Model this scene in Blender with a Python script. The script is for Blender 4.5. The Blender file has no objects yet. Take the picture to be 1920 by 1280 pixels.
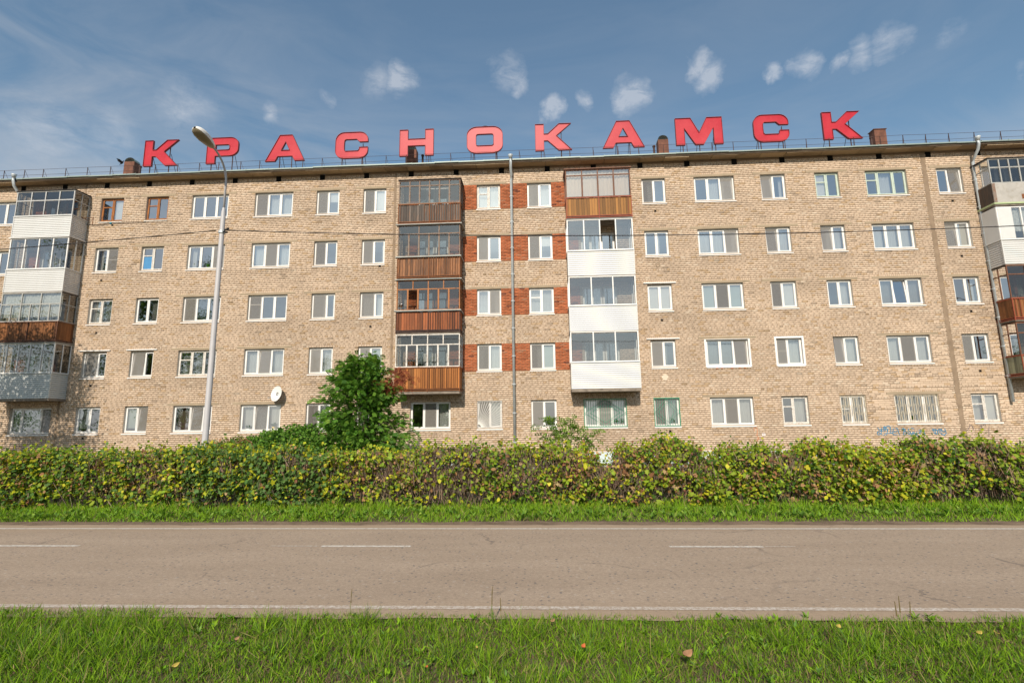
import bpy, math, random
import numpy as np
from mathutils import Vector, Matrix
from mathutils.geometry import tessellate_polygon

random.seed(7)
RNG = np.random.default_rng(11)
SC = bpy.context.scene
COL = SC.collection

# ------------------------------------------------------------------ camera, light, exposure
EYE = 2.05                                    # eye height above the road
PITCH, YAW, ROLL = math.radians(9.177), math.radians(-2.841), math.radians(-0.767)
_cp, _sp, _cy, _sy = math.cos(PITCH), math.sin(PITCH), math.cos(YAW), math.sin(YAW)
_f = Vector((_sy * _cp, _cy * _cp, _sp)); _r0 = Vector((_cy, -_sy, 0)); _u0 = _r0.cross(_f)
_r = math.cos(ROLL) * _r0 + math.sin(ROLL) * _u0; _u = -math.sin(ROLL) * _r0 + math.cos(ROLL) * _u0
cam_data = bpy.data.cameras.new('camera')
cam = bpy.data.objects.new('camera', cam_data); COL.objects.link(cam)
cam.matrix_world = Matrix(((_r.x, _u.x, -_f.x, 0), (_r.y, _u.y, -_f.y, 0), (_r.z, _u.z, -_f.z, EYE), (0, 0, 0, 1)))
cam_data.sensor_width = 36; cam_data.lens = 18.0
cam_data.clip_start = 0.1; cam_data.clip_end = 3000
SC.camera = cam

SUN_TO = Vector((-0.11, -1.0, 0.70)).normalized()     # towards the sun: behind the photographer, a little left
SUN_EL = math.asin(SUN_TO.z); SUN_ROT = math.atan2(SUN_TO.x, SUN_TO.y)
world = bpy.data.worlds.new('World'); SC.world = world; world.use_nodes = True
SUN_E, SKY_E, EXPO = 3.85, 0.085, 0.34

sun_data = bpy.data.lights.new('sun', 'SUN'); sun_data.energy = SUN_E; sun_data.angle = math.radians(0.6)
sun_data.color = (1.0, 0.89, 0.75)
sun = bpy.data.objects.new('sun', sun_data); COL.objects.link(sun)
sun.rotation_euler = SUN_TO.to_track_quat('Z', 'Y').to_euler()
SC.view_settings.view_transform = 'Standard'; SC.view_settings.look = 'None'
SC.view_settings.exposure = EXPO; SC.view_settings.gamma = 1.0
SC.view_settings.use_curve_mapping = False
SC.cycles.max_bounces = 8; SC.cycles.transparent_max_bounces = 16
SC.cycles.sample_clamp_indirect = 6


class NT:
    """small node helper"""
    def __init__(s, tree):
        s.t = tree; s.n = tree.nodes; s.l = tree.links
    def node(s, typ, **kw):
        n = s.n.new(typ)
        for k, v in kw.items():
            if k in ('op',): n.operation = v
            elif k == 'ins':
                for kk, vv in v.items():
                    sock = n.inputs[kk]
                    if isinstance(vv, bpy.types.NodeSocket): s.l.new(vv, sock)
                    else: sock.default_value = vv
            else: setattr(n, k, v)
        return n
    def math(s, op, a, b=0.0, c=0.0, clamp=False):
        n = s.n.new('ShaderNodeMath'); n.operation = op; n.use_clamp = clamp
        for i, v in enumerate((a, b, c)):
            if isinstance(v, bpy.types.NodeSocket): s.l.new(v, n.inputs[i])
            else: n.inputs[i].default_value = v
        return n.outputs[0]
    def mix(s, fac, a, b, blend='MIX'):
        n = s.n.new('ShaderNodeMix'); n.data_type = 'RGBA'; n.blend_type = blend
        for sock, v in ((n.inputs[0], fac), (n.inputs[6], a), (n.inputs[7], b)):
            if isinstance(v, bpy.types.NodeSocket): s.l.new(v, sock)
            else: sock.default_value = (*v, 1) if isinstance(v, tuple) and len(v) == 3 else v
        return n.outputs[2]
    def noise(s, vec, scale, detail=4, rough=0.55, dist=0.0):
        n = s.n.new('ShaderNodeTexNoise')
        if vec is not None: s.l.new(vec, n.inputs['Vector'])
        n.inputs['Scale'].default_value = scale; n.inputs['Detail'].default_value = detail
        n.inputs['Roughness'].default_value = rough; n.inputs['Distortion'].default_value = dist
        return n.outputs['Fac']
    def ramp(s, fac, stops, interp='LINEAR'):
        n = s.n.new('ShaderNodeValToRGB'); n.color_ramp.interpolation = interp
        e = n.color_ramp.elements
        while len(e) < len(stops): e.new(0.5)
        for el, (p, c) in zip(e, stops):
            el.position = p; el.color = (c, c, c, 1) if not isinstance(c, tuple) else (*c, 1)
        s.l.new(fac, n.inputs[0]); return n.outputs[0]
    def map(s, vec, scale=(1, 1, 1), loc=(0, 0, 0), rot=(0, 0, 0)):
        n = s.n.new('ShaderNodeMapping'); s.l.new(vec, n.inputs[0])
        n.inputs['Scale'].default_value = scale; n.inputs['Location'].default_value = loc
        n.inputs['Rotation'].default_value = rot; return n.outputs[0]


# ------------------------------------------------------------------ sky with small clouds
def build_world():
    w = NT(world.node_tree); w.n.clear()
    out = w.node('ShaderNodeOutputWorld'); bg = w.node('ShaderNodeBackground')
    sky = w.node('ShaderNodeTexSky', sky_type='NISHITA')
    sky.sun_disc = False; sky.sun_elevation = SUN_EL; sky.sun_rotation = SUN_ROT
    sky.air_density = 1.2; sky.dust_density = 1.2; sky.ozone_density = 1.0; sky.altitude = 100
    tc = w.node('ShaderNodeTexCoord'); d = tc.outputs['Generated']
    # thin general veil that greys the blue, plus streaky cirrus
    streak = w.noise(w.map(d, (1.0, 3.0, 5.5), (0.3, 0.1, 0), (0, 0.5, 0.2)), 2.3, 7, 0.58, 0.6)
    streak = w.ramp(streak, [(0.40, 0.0), (0.78, 1.0)])
    sep = w.node('ShaderNodeSeparateXYZ'); w.l.new(d, sep.inputs[0])
    low = w.ramp(w.math('MULTIPLY_ADD', sep.outputs[2], 1.0, w.math('MULTIPLY', sep.outputs[0], 0.16)),
                 [(0.26, 1.3), (0.60, 0.20)])
    veil = w.math('MULTIPLY', streak, low)
    veil = w.math('MULTIPLY', veil, 0.62)
    clouds = [(-0.225, 0.7795, 0.5815, .045, .9), (-0.262, 0.775, 0.575, .05, .55), (-0.0426, 0.7983, 0.6008, .05, .65),
              (-0.03, 0.81, 0.585, .03, .9), (0.0352, 0.8356, 0.5482, .034, 1.2), (0.0865, 0.8266, 0.5562, .032, .8),
              (0.1723, 0.8136, 0.5553, .052, 1.3), (0.275, 0.773, 0.572, .040, 1.1), (0.297, 0.780, 0.555, .045, 1.1),
              (0.3829, 0.7516, 0.5371, .033, 1.2), (0.4188, 0.7313, 0.5383, .036, .9), (0.48, 0.70, 0.528, .038, .75),
              (0.51, 0.68, 0.532, .042, .8), (0.4552, 0.7173, 0.5275, .02, .6), (-0.4261, 0.7481, 0.5086, .028, .7),
              (-0.5303, 0.6931, 0.4883, .075, .5), (-0.6733, 0.6148, 0.4108, .09, .45), (-0.62, 0.658, 0.4266, .08, .4),
              (0.6335, 0.6363, 0.4403, .025, .7), (0.5596, 0.6479, 0.5167, .035, .4), (-0.33, 0.76, 0.53, .028, .5),
              (0.14, -0.75, 0.42, .16, .9), (-0.55, -0.7, 0.3, .2, .9), (0.7, -0.5, 0.4, .18, .9), (-0.9, 0.0, 0.4, .15, .8),
              (0.95, 0.1, 0.35, .15, .8)]
    acc = None
    nrm = w.node('ShaderNodeVectorMath', operation='NORMALIZE'); w.l.new(d, nrm.inputs[0])
    wob = w.node('ShaderNodeTexNoise'); w.l.new(d, wob.inputs['Vector']); wob.inputs['Scale'].default_value = 9
    wob.inputs['Detail'].default_value = 8; wob.inputs['Roughness'].default_value = .62
    wv = w.node('ShaderNodeVectorMath', operation='MULTIPLY_ADD')
    w.l.new(wob.outputs['Color'], wv.inputs[0]); wv.inputs[1].default_value = (.10, .10, .05)
    w.l.new(nrm.outputs[0], wv.inputs[2])
    for cx, cy, cz, r, a in clouds:
        l = math.sqrt(cx * cx + cy * cy + cz * cz)
        ds = w.node('ShaderNodeVectorMath', operation='DISTANCE'); w.l.new(wv.outputs[0], ds.inputs[0])
        ds.inputs[1].default_value = (cx / l + .05, cy / l + .05, cz / l + .025)
        m = w.math('MULTIPLY', w.math('SUBTRACT', 1.0, w.math('DIVIDE', ds.outputs['Value'], r * .70), clamp=True), a)
        acc = m if acc is None else w.math('MAXIMUM', acc, m)
    nz = w.noise(w.map(d, (1, 1, 2.2)), 19, 10, 0.68, 0.5)
    body = w.ramp(w.math('MULTIPLY', acc, w.math('MULTIPLY_ADD', nz, 4.2, -1.15)), [(0.06, 0.0), (0.80, 1.0)])
    body = w.math('MULTIPLY', body, 0.38)
    # sky colour seen and felt: nishita, desaturated by summer haze
    skyc = w.mix(1.0, w.mix(0.12, sky.outputs[0], (2.3, 2.5, 2.8)), (1.0, 1.19, 1.22), 'MULTIPLY')
    hor = w.ramp(sep.outputs[2], [(0.0, .75), (.20, .50), (.42, .0)])  # white band added to the low sky so window panes reflect paler
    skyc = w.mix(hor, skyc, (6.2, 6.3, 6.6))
    c1 = w.mix(veil, skyc, (4.6, 4.9, 5.4))
    c2 = w.mix(body, c1, (8.0, 8.0, 8.2))
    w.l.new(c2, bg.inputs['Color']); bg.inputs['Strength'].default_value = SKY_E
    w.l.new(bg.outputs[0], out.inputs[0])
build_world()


# ------------------------------------------------------------------ materials
def new_mat(name):
    m = bpy.data.materials.new(name); m.use_nodes = True
    t = NT(m.node_tree); bs = t.n['Principled BSDF']
    return m, t, bs

def simple(name, col, rough=0.6, spec=0.3, metal=0.0, var=0.0, vscale=3.0, dirt=None, bump=0.0, bscale=60.0, stretch=(1, 1, 1), rnd=0.0):
    m, t, bs = new_mat(name)
    tc = t.node('ShaderNodeTexCoord').outputs['Object']
    c = (*col, 1)
    src = None
    if var > 0:
        nz = t.noise(t.map(tc, stretch), vscale, 6, 0.6)
        f = t.ramp(nz, [(0.3, 1 - var), (0.7, 1 + var)])
        src = t.mix(1.0, c, f, 'MULTIPLY')
    if dirt:
        dc, amt, sc = dirt
        nz = t.noise(t.map(tc, stretch, (3, 5, 1)), sc, 7, 0.65)
        f = t.ramp(nz, [(0.48, 0.0), (0.72, amt)])
        src = t.mix(f, src if src else c, (*dc, 1))
    if rnd > 0:
        oi = t.node('ShaderNodeObjectInfo').outputs['Random']
        f = t.ramp(oi, [(0.0, 1 - rnd), (1.0, 1 + rnd)])
        src = t.mix(1.0, src if src else c, f, 'MULTIPLY')
    if src: t.l.new(src, bs.inputs['Base Color'])
    else: bs.inputs['Base Color'].default_value = c
    bs.inputs['Roughness'].default_value = rough; bs.inputs['Metallic'].default_value = metal
    bs.inputs['Specular IOR Level'].default_value = spec
    if bump > 0:
        b = t.node('ShaderNodeBump'); b.inputs['Strength'].default_value = bump; b.inputs['Distance'].default_value = 0.01
        t.l.new(t.noise(t.map(tc, stretch), bscale, 4, 0.6), b.inputs['Height']); t.l.new(b.outputs[0], bs.inputs['Normal'])
    return m

M = {}
M['white'] = simple('white_plastic', (.78, .77, .75), .35, .4, var=.04, dirt=((.5, .45, .38), .35, 2.2))
M['siding'] = simple('white_siding', (.63, .63, .615), .4, .35, var=.03, dirt=((.55, .54, .50), .25, 1.5))
M['siding_grey'] = simple('grey_white_siding', (.61, .63, .61), .4, .35, var=.03, dirt=((.42, .42, .38), .3, 1.5))
M['alu'] = simple('grey_metal_frame', (.50, .50, .49), .45, .4, var=.1, dirt=((.3, .27, .24), .4, 4))
M['greywood'] = simple('grey_painted_wood', (.40, .40, .38), .7, .2, var=.15, dirt=((.22, .2, .18), .5, 6), stretch=(1, 1, .2))
M['oldwhite'] = simple('peeling_white_paint', (.68, .65, .60), .6, .25, var=.08, dirt=((.25, .17, .11), .8, 9), bump=.4)
M['peeled'] = simple('bare_grey_wood_peeling', (.24, .19, .155), .75, .2, var=.15, dirt=((.22, .09, .045), .9, 6), bump=.4)
M['orangewood'] = simple('orange_varnished_wood', (.36, .135, .038), .5, .3, var=.2, vscale=6, dirt=((.08, .05, .04), .8, 5), stretch=(1, 1, .3))
M['brownwood'] = simple('dark_brown_wood', (.15, .07, .045), .6, .25, var=.2, dirt=((.28, .12, .05), .5, 6))
M['greenish'] = simple('pale_green_frame', (.50, .58, .50), .55, .3, var=.08, dirt=((.3, .3, .25), .4, 6))
M['blueboard'] = simple('blue_painted_board', (.07, .24, .46), .6, .3, var=.08)
M['rust'] = simple('rusty_iron_rail', (.22, .085, .035), .75, .2, var=.25, vscale=9)
M['darkiron'] = simple('dark_brown_iron', (.07, .04, .035), .7, .2, var=.25, vscale=9)
M['redpaint'] = simple('red_brown_iron_rail', (.30, .07, .035), .6, .3, var=.2, vscale=9)
M['slab'] = simple('balcony_concrete', (.26, .22, .18), .85, .15, var=.2, dirt=((.08, .07, .06), .7, 4))
M['ledge'] = simple('grey_tin_ledge', (.33, .35, .33), .5, .4, var=.12, dirt=((.2, .16, .12), .5, 4))
M['roofing'] = simple('dark_tar_roofing', (.045, .04, .04), .8, .2, var=.2)
M['concrete_panel'] = simple('flat_asbestos_sheet', (.42, .40, .37), .85, .15, var=.12, vscale=2.5, dirt=((.3, .27, .22), .6, 5))
M['plaster'] = simple('tan_plaster_lintel', (.36, .285, .20), .9, .15, var=.10, vscale=2, dirt=((.25, .20, .145), .5, 3), bump=.3)
M['reveal'] = simple('grey_plaster_reveal', (.50, .46, .40), .9, .15, var=.12, dirt=((.3, .26, .22), .5, 5))
M['curtain'] = simple('white_tulle', (.62, .63, .60), .9, .1, var=.06, vscale=4, stretch=(6, 6, 1))
M['lace'] = simple('lace_curtain', (.60, .61, .58), .9, .1, var=.25, vscale=14)
M['cream_curtain'] = simple('cream_curtain', (.70, .58, .47), .9, .1, var=.06, vscale=4, stretch=(6, 6, 1))
M['brown_curtain'] = simple('brown_curtain', (.22, .16, .12), .9, .1, var=.2, vscale=5, stretch=(5, 5, 1))
M['grey_curtain'] = simple('grey_curtain', (.28, .29, .27), .9, .1, var=.15, vscale=4, stretch=(6, 6, 1))
M['blind'] = simple('white_roller_blind', (.74, .73, .68), .8, .15)
M['green_blind'] = simple('pale_green_blind', (.46, .52, .47), .8, .15)
M['interior'] = simple('room_wall', (.42, .39, .34), .9, .1, var=.1)
M['galv'] = simple('galvanised_steel', (.50, .54, .56), .42, .5, metal=.1, var=.10, vscale=3, dirt=((.25, .25, .24), .4, 4))
M['rooftin'] = simple('grey_green_roof_tin', (.25, .31, .285), .5, .4, metal=.2, var=.12, vscale=1.2, dirt=((.30, .27, .22), .5, 3))
M['soffit'] = simple('brown_soffit_board', (.36, .27, .17), .8, .2, var=.12, vscale=1.3, dirt=((.16, .12, .08), .5, 2), rnd=.22)
M['chimney'] = simple('rusty_chimney_sheet', (.17, .075, .05), .75, .2, var=.25, vscale=4, dirt=((.08, .05, .045), .6, 6))
M['black'] = simple('black_hole', (.012, .011, .010), .9, .05)
M['cable'] = simple('black_cable', (.02, .02, .022), .6, .3)
M['pole'] = simple('pale_grey_painted_pole', (.44, .43, .44), .45, .35, var=.05, dirt=((.4, .38, .36), .3, 3))
M['lamp_shell'] = simple('white_lamp_shell', (.72, .71, .68), .4, .4, var=.05)
M['lamp_glass'] = simple('dirty_lamp_cover', (.24, .20, .13), .3, .5, var=.1)
M['dish'] = simple('white_dish', (.70, .70, .67), .45, .35, var=.04)
M['rim'] = simple('dark_red_sign_edge', (.27, .03, .035), .6, .3, var=.25, vscale=7, dirt=((.09, .05, .045), .8, 8))
M['greengrille'] = simple('green_iron_grille', (.05, .26, .16), .55, .35)
M['whitegrille'] = simple('white_iron_grille', (.74, .72, .68), .5, .35)
M['creamgrille'] = simple('cream_iron_grille', (.66, .57, .42), .5, .35)
M['bark'] = simple('tree_bark', (.10, .075, .06), .9, .1, var=.3, vscale=8, bump=.5)
M['twig'] = None
M['pot_white'] = simple('white_flower_pot', (.7, .72, .68), .5, .3)
M['pot_brown'] = simple('terracotta_pot', (.30, .11, .06), .7, .2)
M['pot_yellow'] = simple('yellow_box', (.62, .52, .28), .7, .2)
M['bird'] = simple('dark_feathers', (.03, .03, .035), .8, .1)
M['graffiti_blue'] = simple('blue_spray_paint', (.03, .20, .36), .6, .3)
M['graffiti_dark'] = simple('faded_dark_paint', (.17, .13, .13), .7, .2)
M['graffiti_orange'] = simple('orange_marker_paint', (.55, .20, .09), .6, .2)
M['markings'] = None
M['leaf_dry'] = simple('dry_brown_leaf', (.34, .19, .10), .7, .2, var=.2, vscale=30)
M['leaf_yellow'] = simple('yellow_fallen_leaf', (.42, .32, .07), .6, .2, var=.15, vscale=30)
M['leaf_red'] = simple('orange_fallen_leaf', (.48, .12, .04), .6, .2, var=.2, vscale=30)

def plank_mat(name, c1, c2, dark):
    m, t, bs = new_mat(name)
    tc = t.node('ShaderNodeTexCoord').outputs['Object']
    oi = t.node('ShaderNodeObjectInfo').outputs['Random']
    vec = t.node('ShaderNodeVectorMath', operation='ADD'); t.l.new(t.map(tc, (14, 14, 1.1)), vec.inputs[0])
    cmb = t.node('ShaderNodeCombineXYZ'); t.l.new(t.math('MULTIPLY', oi, 37.0), cmb.inputs[0]); t.l.new(t.math('MULTIPLY', oi, 11.0), cmb.inputs[2])
    t.l.new(cmb.outputs[0], vec.inputs[1])
    g = t.noise(vec.outputs[0], 2.2, 6, .62)
    c = t.mix(t.ramp(g, [(.3, 0.0), (.7, 1.0)]), c1, c2)
    d = t.ramp(t.noise(vec.outputs[0], 1.1, 5, .7), [(.52, 0.0), (.75, .85)])
    c = t.mix(d, c, dark)
    f = t.ramp(oi, [(0, .50), (1, 1.35)])
    c = t.mix(1.0, c, f, 'MULTIPLY')
    t.l.new(c, bs.inputs['Base Color']); bs.inputs['Roughness'].default_value = .6
    bs.inputs['Specular IOR Level'].default_value = .25
    return m
M['plank_orange'] = plank_mat('orange_stained_planks', (.31, .11, .026), (.42, .17, .045), (.13, .045, .018))
M['plank_ochre'] = plank_mat('ochre_stained_planks', (.27, .12, .03), (.36, .17, .045), (.12, .05, .02))
M['plank_red'] = plank_mat('red_brown_planks', (.22, .06, .022), (.36, .12, .04), (.05, .025, .02))
M['plank_grey'] = plank_mat('weathered_grey_planks', (.075, .060, .052), (.15, .12, .10), (.27, .12, .05))
M['plank_mixed'] = plank_mat('weathered_orange_planks', (.34, .145, .055), (.15, .075, .045), (.06, .042, .036))
M['plank_dark'] = plank_mat('dark_varnished_planks', (.15, .055, .02), (.28, .12, .045), (.03, .016, .012))
M['plank_green'] = plank_mat('faded_green_planks', (.22, .24, .15), (.30, .29, .20), (.14, .12, .09))

def glass_mat(name, base, tint):
    m = bpy.data.materials.new(name); m.use_nodes = True
    t = NT(m.node_tree); t.n.clear()
    out = t.node('ShaderNodeOutputMaterial')
    tr = t.node('ShaderNodeBsdfTransparent'); tr.inputs[0].default_value = tint
    gl = t.node('ShaderNodeBsdfGlossy'); gl.inputs['Roughness'].default_value = .012
    gl.inputs['Color'].default_value = (.95, .97, 1, 1)
    tc = t.node('ShaderNodeTexCoord').outputs['Object']
    b = t.node('ShaderNodeBump'); b.inputs['Strength'].default_value = .05; b.inputs['Distance'].default_value = .02
    t.l.new(t.noise(tc, 1.6, 2, .5), b.inputs['Height']); t.l.new(b.outputs[0], gl.inputs['Normal'])
    fr = t.node('ShaderNodeFresnel'); fr.inputs['IOR'].default_value = 1.5
    fac = t.math('MULTIPLY_ADD', fr.outputs[0], 1.6, base, clamp=True)
    mx = t.node('ShaderNodeMixShader'); t.l.new(fac, mx.inputs[0]); t.l.new(tr.outputs[0], mx.inputs[1]); t.l.new(gl.outputs[0], mx.inputs[2])
    t.l.new(mx.outputs[0], out.inputs[0]); return m
M['glass'] = glass_mat('window_glass', .35, (.84, .86, .86, 1)); M['glass_b'] = glass_mat('balcony_glass', .06, (.60, .62, .61, 1)); M['glass_w'] = glass_mat('white_balcony_glass', .20, (.78, .80, .79, 1))

def net_mat():
    m = bpy.data.materials.new('mosquito_net_mesh'); m.use_nodes = True
    t = NT(m.node_tree); t.n.clear(); out = t.node('ShaderNodeOutputMaterial')
    tr = t.node('ShaderNodeBsdfTransparent'); df = t.node('ShaderNodeBsdfDiffuse')
    oi = t.node('ShaderNodeObjectInfo').outputs['Random']
    c = t.mix(oi, (.20, .185, .17), (.36, .34, .31)); t.l.new(c, df.inputs[0])
    mx = t.node('ShaderNodeMixShader'); mx.inputs[0].default_value = .55
    t.l.new(tr.outputs[0], mx.inputs[1]); t.l.new(df.outputs[0], mx.inputs[2]); t.l.new(mx.outputs[0], out.inputs[0]); return m
M['net'] = net_mat()

def attr_mat(name, rough=.6, spec=.25, trans=0.0, grain=0.0, gscale=30, stain=False, bump=0.0):
    m, t, bs = new_mat(name)
    at = t.node('ShaderNodeAttribute'); at.attribute_name = 'col'
    c = at.outputs['Color']
    tc = t.node('ShaderNodeTexCoord').outputs['Object']
    if grain: c = t.mix(1.0, c, t.ramp(t.noise(tc, gscale, 5, .6), [(.25, 1 - grain), (.75, 1 + grain)]), 'MULTIPLY')
    if stain:
        tc = t.node('ShaderNodeNewGeometry').outputs['Position']
        s1 = t.ramp(t.noise(t.map(tc, (.22, 1, .34)), 1.3, 5, .6), [(.35, 1.05), (.70, .90)])
        c = t.mix(1.0, c, s1, 'MULTIPLY')
        s2 = t.ramp(t.noise(t.map(tc, (1.2, 1, .45), (4, 0, 2)), 1.4, 7, .68), [(.60, 0.0), (.82, .35)])
        c = t.mix(s2, c, (.24, .17, .11))
        s3 = t.ramp(t.noise(t.map(tc, (2.6, 1, .22), (1, 0, 6)), 1.2, 7, .7), [(.60, 0.0), (.80, .40)])
        c = t.mix(s3, c, (.36, .25, .15))
    t.l.new(c, bs.inputs['Base Color']); bs.inputs['Roughness'].default_value = rough
    bs.inputs['Specular IOR Level'].default_value = spec
    if bump:
        b = t.node('ShaderNodeBump'); b.inputs['Strength'].default_value = bump; b.inputs['Distance'].default_value = .006
        t.l.new(t.noise(tc, 45, 4, .6), b.inputs['Height']); t.l.new(b.outputs[0], bs.inputs['Normal'])
    if trans:
        out = t.n['Material Output']; tl = t.node('ShaderNodeBsdfTranslucent')
        bright = t.mix(1.0, c, (1.2, 1.35, .6), 'MULTIPLY'); t.l.new(bright, tl.inputs[0])
        mx = t.node('ShaderNodeMixShader'); mx.inputs[0].default_value = trans
        t.l.new(bs.outputs[0], mx.inputs[1]); t.l.new(tl.outputs[0], mx.inputs[2]); t.l.new(mx.outputs[0], out.inputs[0])
    return m
M['leaf'] = attr_mat('leaf', .55, .14, .32)
M['grass'] = attr_mat('grass_blade', .6, .10, .32)
M['twig'] = attr_mat('twig_bark', .85, .1)
M['brick'] = attr_mat('silicate_brick', .85, .15, grain=.10, gscale=22, stain=True, bump=.35)

def one_brick_mat():
    m, t, bs = new_mat('silicate_brick_single')
    tc = t.node('ShaderNodeTexCoord').outputs['Object']; oi = t.node('ShaderNodeObjectInfo').outputs['Random']
    c = t.node('ShaderNodeObjectInfo').outputs['Color']
    tc = t.node('ShaderNodeNewGeometry').outputs['Position']
    c = t.mix(1.0, c, t.ramp(t.noise(tc, 22, 5, .6), [(.25, .9), (.75, 1.1)]), 'MULTIPLY')
    c = t.mix(1.0, c, t.ramp(t.noise(t.map(tc, (.22, 1, .34)), 1.3, 5, .6), [(.35, 1.05), (.70, .90)]), 'MULTIPLY')
    c = t.mix(t.ramp(t.noise(t.map(tc, (1.2, 1, .45), (4, 0, 2)), 1.4, 7, .68), [(.60, 0.0), (.82, .35)]), c, (.24, .17, .11))
    c = t.mix(t.ramp(t.noise(t.map(tc, (2.6, 1, .22), (1, 0, 6)), 1.2, 7, .7), [(.60, 0.0), (.80, .40)]), c, (.36, .25, .15))
    t.l.new(c, bs.inputs['Base Color']); bs.inputs['Roughness'].default_value = .85; bs.inputs['Specular IOR Level'].default_value = .15
    return m
M['brick1'] = one_brick_mat()

def mortar_mat():
    m, t, bs = new_mat('mortar')
    tc = t.node('ShaderNodeTexCoord').outputs['Object']
    c = t.mix(t.ramp(t.noise(tc, 1.2, 6, .6), [(.3, 0.0), (.7, 1.0)]), (.29, .195, .125), (.36, .25, .165))
    t.l.new(c, bs.inputs['Base Color']); bs.inputs['Roughness'].default_value = .95; return m
M['mortar'] = mortar_mat()
M['seam'] = simple('rough_seam_mortar', (.27, .20, .14), .95, .1, var=.2, vscale=3, bump=.6, bscale=20)

def plinth_mat():
    m, t, bs = new_mat('pale_blue_plinth')
    tc = t.node('ShaderNodeTexCoord').outputs['Object']
    c = t.mix(t.ramp(t.noise(tc, 1.5, 7, .65), [(.45, 0.0), (.75, .7)]), (.60, .70, .72), (.38, .38, .34))
    t.l.new(c, bs.inputs['Base Color']); bs.inputs['Roughness'].default_value = .85; return m
M['plinth'] = plinth_mat()

def asphalt_mat():
    m, t, bs = new_mat('worn_asphalt')
    tc = t.node('ShaderNodeTexCoord').outputs['Object']
    base = t.mix(t.ramp(t.noise(t.map(tc, (.35, 1.3, 1)), .9, 6, .6), [(.3, 0.0), (.7, 1.0)]), (.335, .258, .192), (.40, .312, .235))
    fine = t.ramp(t.noise(tc, 90, 4, .7), [(.25, .66), (.75, 1.30)])
    base = t.mix(1.0, base, fine, 'MULTIPLY')
    med = t.ramp(t.noise(t.map(tc, (.7, 1, 1)), 13, 7, .75), [(.3, .86), (.7, 1.12)])
    base = t.mix(1.0, base, med, 'MULTIPLY')
    base = t.mix(1.0, base, t.ramp(t.noise(t.map(tc, (.6, 1, 1), (7, 3, 0)), 38, 3, .8), [(.30, .72), (.70, 1.22)]), 'MULTIPLY')
    vor = t.node('ShaderNodeTexVoronoi'); t.l.new(t.map(tc, (.75, 1, 1)), vor.inputs['Vector']); vor.inputs['Scale'].default_value = 17
    sepc = t.node('ShaderNodeSeparateColor'); t.l.new(vor.outputs['Color'], sepc.inputs[0])
    peb = t.math('MULTIPLY', t.math('LESS_THAN', vor.outputs['Distance'], .24), t.math('GREATER_THAN', sepc.outputs[0], .66))
    base = t.mix(t.math('MULTIPLY', peb, .75), base, (.095, .095, .105))
    peb2 = t.math('MULTIPLY', t.math('LESS_THAN', vor.outputs['Distance'], .25), t.math('LESS_THAN', sepc.outputs[0], .10))
    base = t.mix(t.math('MULTIPLY', peb2, .5), base, (.46, .42, .38))
    # cracks and dark smears with a shape of their own
    v2 = t.node('ShaderNodeTexVoronoi'); v2.feature = 'DISTANCE_TO_EDGE'; v2.inputs['Scale'].default_value = .33
    wv = t.node('ShaderNodeTexNoise'); t.l.new(tc, wv.inputs['Vector']); wv.inputs['Scale'].default_value = 1.7; wv.inputs['Detail'].default_value = 6
    va = t.node('ShaderNodeVectorMath', operation='MULTIPLY_ADD'); t.l.new(wv.outputs['Color'], va.inputs[0]); va.inputs[1].default_value = (.9, .9, 0); t.l.new(tc, va.inputs[2])
    t.l.new(va.outputs[0], v2.inputs['Vector'])
    ck = t.math('MULTIPLY', t.math('LESS_THAN', v2.outputs['Distance'], .006), t.ramp(t.noise(tc, .7, 3, .5), [(.50, 0.0), (.62, 1.0)]))
    base = t.mix(t.math('MULTIPLY', ck, .45), base, (.11, .09, .08))
    sm = t.ramp(t.noise(t.map(tc, (.5, 7, 1), (2, 1, 0)), 1.1, 6, .7), [(.66, 0.0), (.78, .35)])
    base = t.mix(sm, base, (.17, .14, .12))
    # sandy dust gathering towards both verges
    sep = t.node('ShaderNodeSeparateXYZ'); t.l.new(tc, sep.inputs[0])
    edge = t.math('ADD', t.ramp(t.math('DIVIDE', sep.outputs[1], 12.0), [(.50, 1.0), (.545, .0), (.86, .0), (.905, 1.0)]),
                  t.math('MULTIPLY', t.noise(tc, 3.5, 5, .6), .0))
    ed = t.math('MULTIPLY', edge, t.ramp(t.noise(t.map(tc, (.6, 1, 1)), 3.0, 5, .6), [(.25, .45), (.65, 1.0)]))
    base = t.mix(t.math('MULTIPLY', ed, .8), base, (.36, .265, .18))
    t.l.new(base, bs.inputs['Base Color']); bs.inputs['Roughness'].default_value = .9; bs.inputs['Specular IOR Level'].default_value = .2
    b = t.node('ShaderNodeBump'); b.inputs['Strength'].default_value = .5; b.inputs['Distance'].default_value = .008
    t.l.new(t.noise(tc, 70, 4, .7), b.inputs['Height']); t.l.new(b.outputs[0], bs.inputs['Normal'])
    return m
M['asphalt'] = asphalt_mat()

def paint_mat():
    m, t, bs = new_mat('worn_road_paint')
    tc = t.node('ShaderNodeTexCoord').outputs['Object']
    wear = t.ramp(t.noise(tc, 16, 6, .75), [(.42, 0.0), (.60, 1.0)])
    c = t.mix(wear, (.66, .63, .57), (.40, .33, .27))
    t.l.new(c, bs.inputs['Base Color']); bs.inputs['Roughness'].default_value = .8; return m
M['markings'] = paint_mat()
def paint_mat2():
    m, t, bs = new_mat('very_worn_road_paint')
    tc = t.node('ShaderNodeTexCoord').outputs['Object']
    wear = t.ramp(t.noise(tc, 22, 6, .75), [(.40, 0.0), (.56, 1.0)])
    c = t.mix(wear, (.56, .51, .45), (.36, .28, .215))
    t.l.new(c, bs.inputs['Base Color']); bs.inputs['Roughness'].default_value = .85; return m
M['markings_worn'] = paint_mat2()

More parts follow.
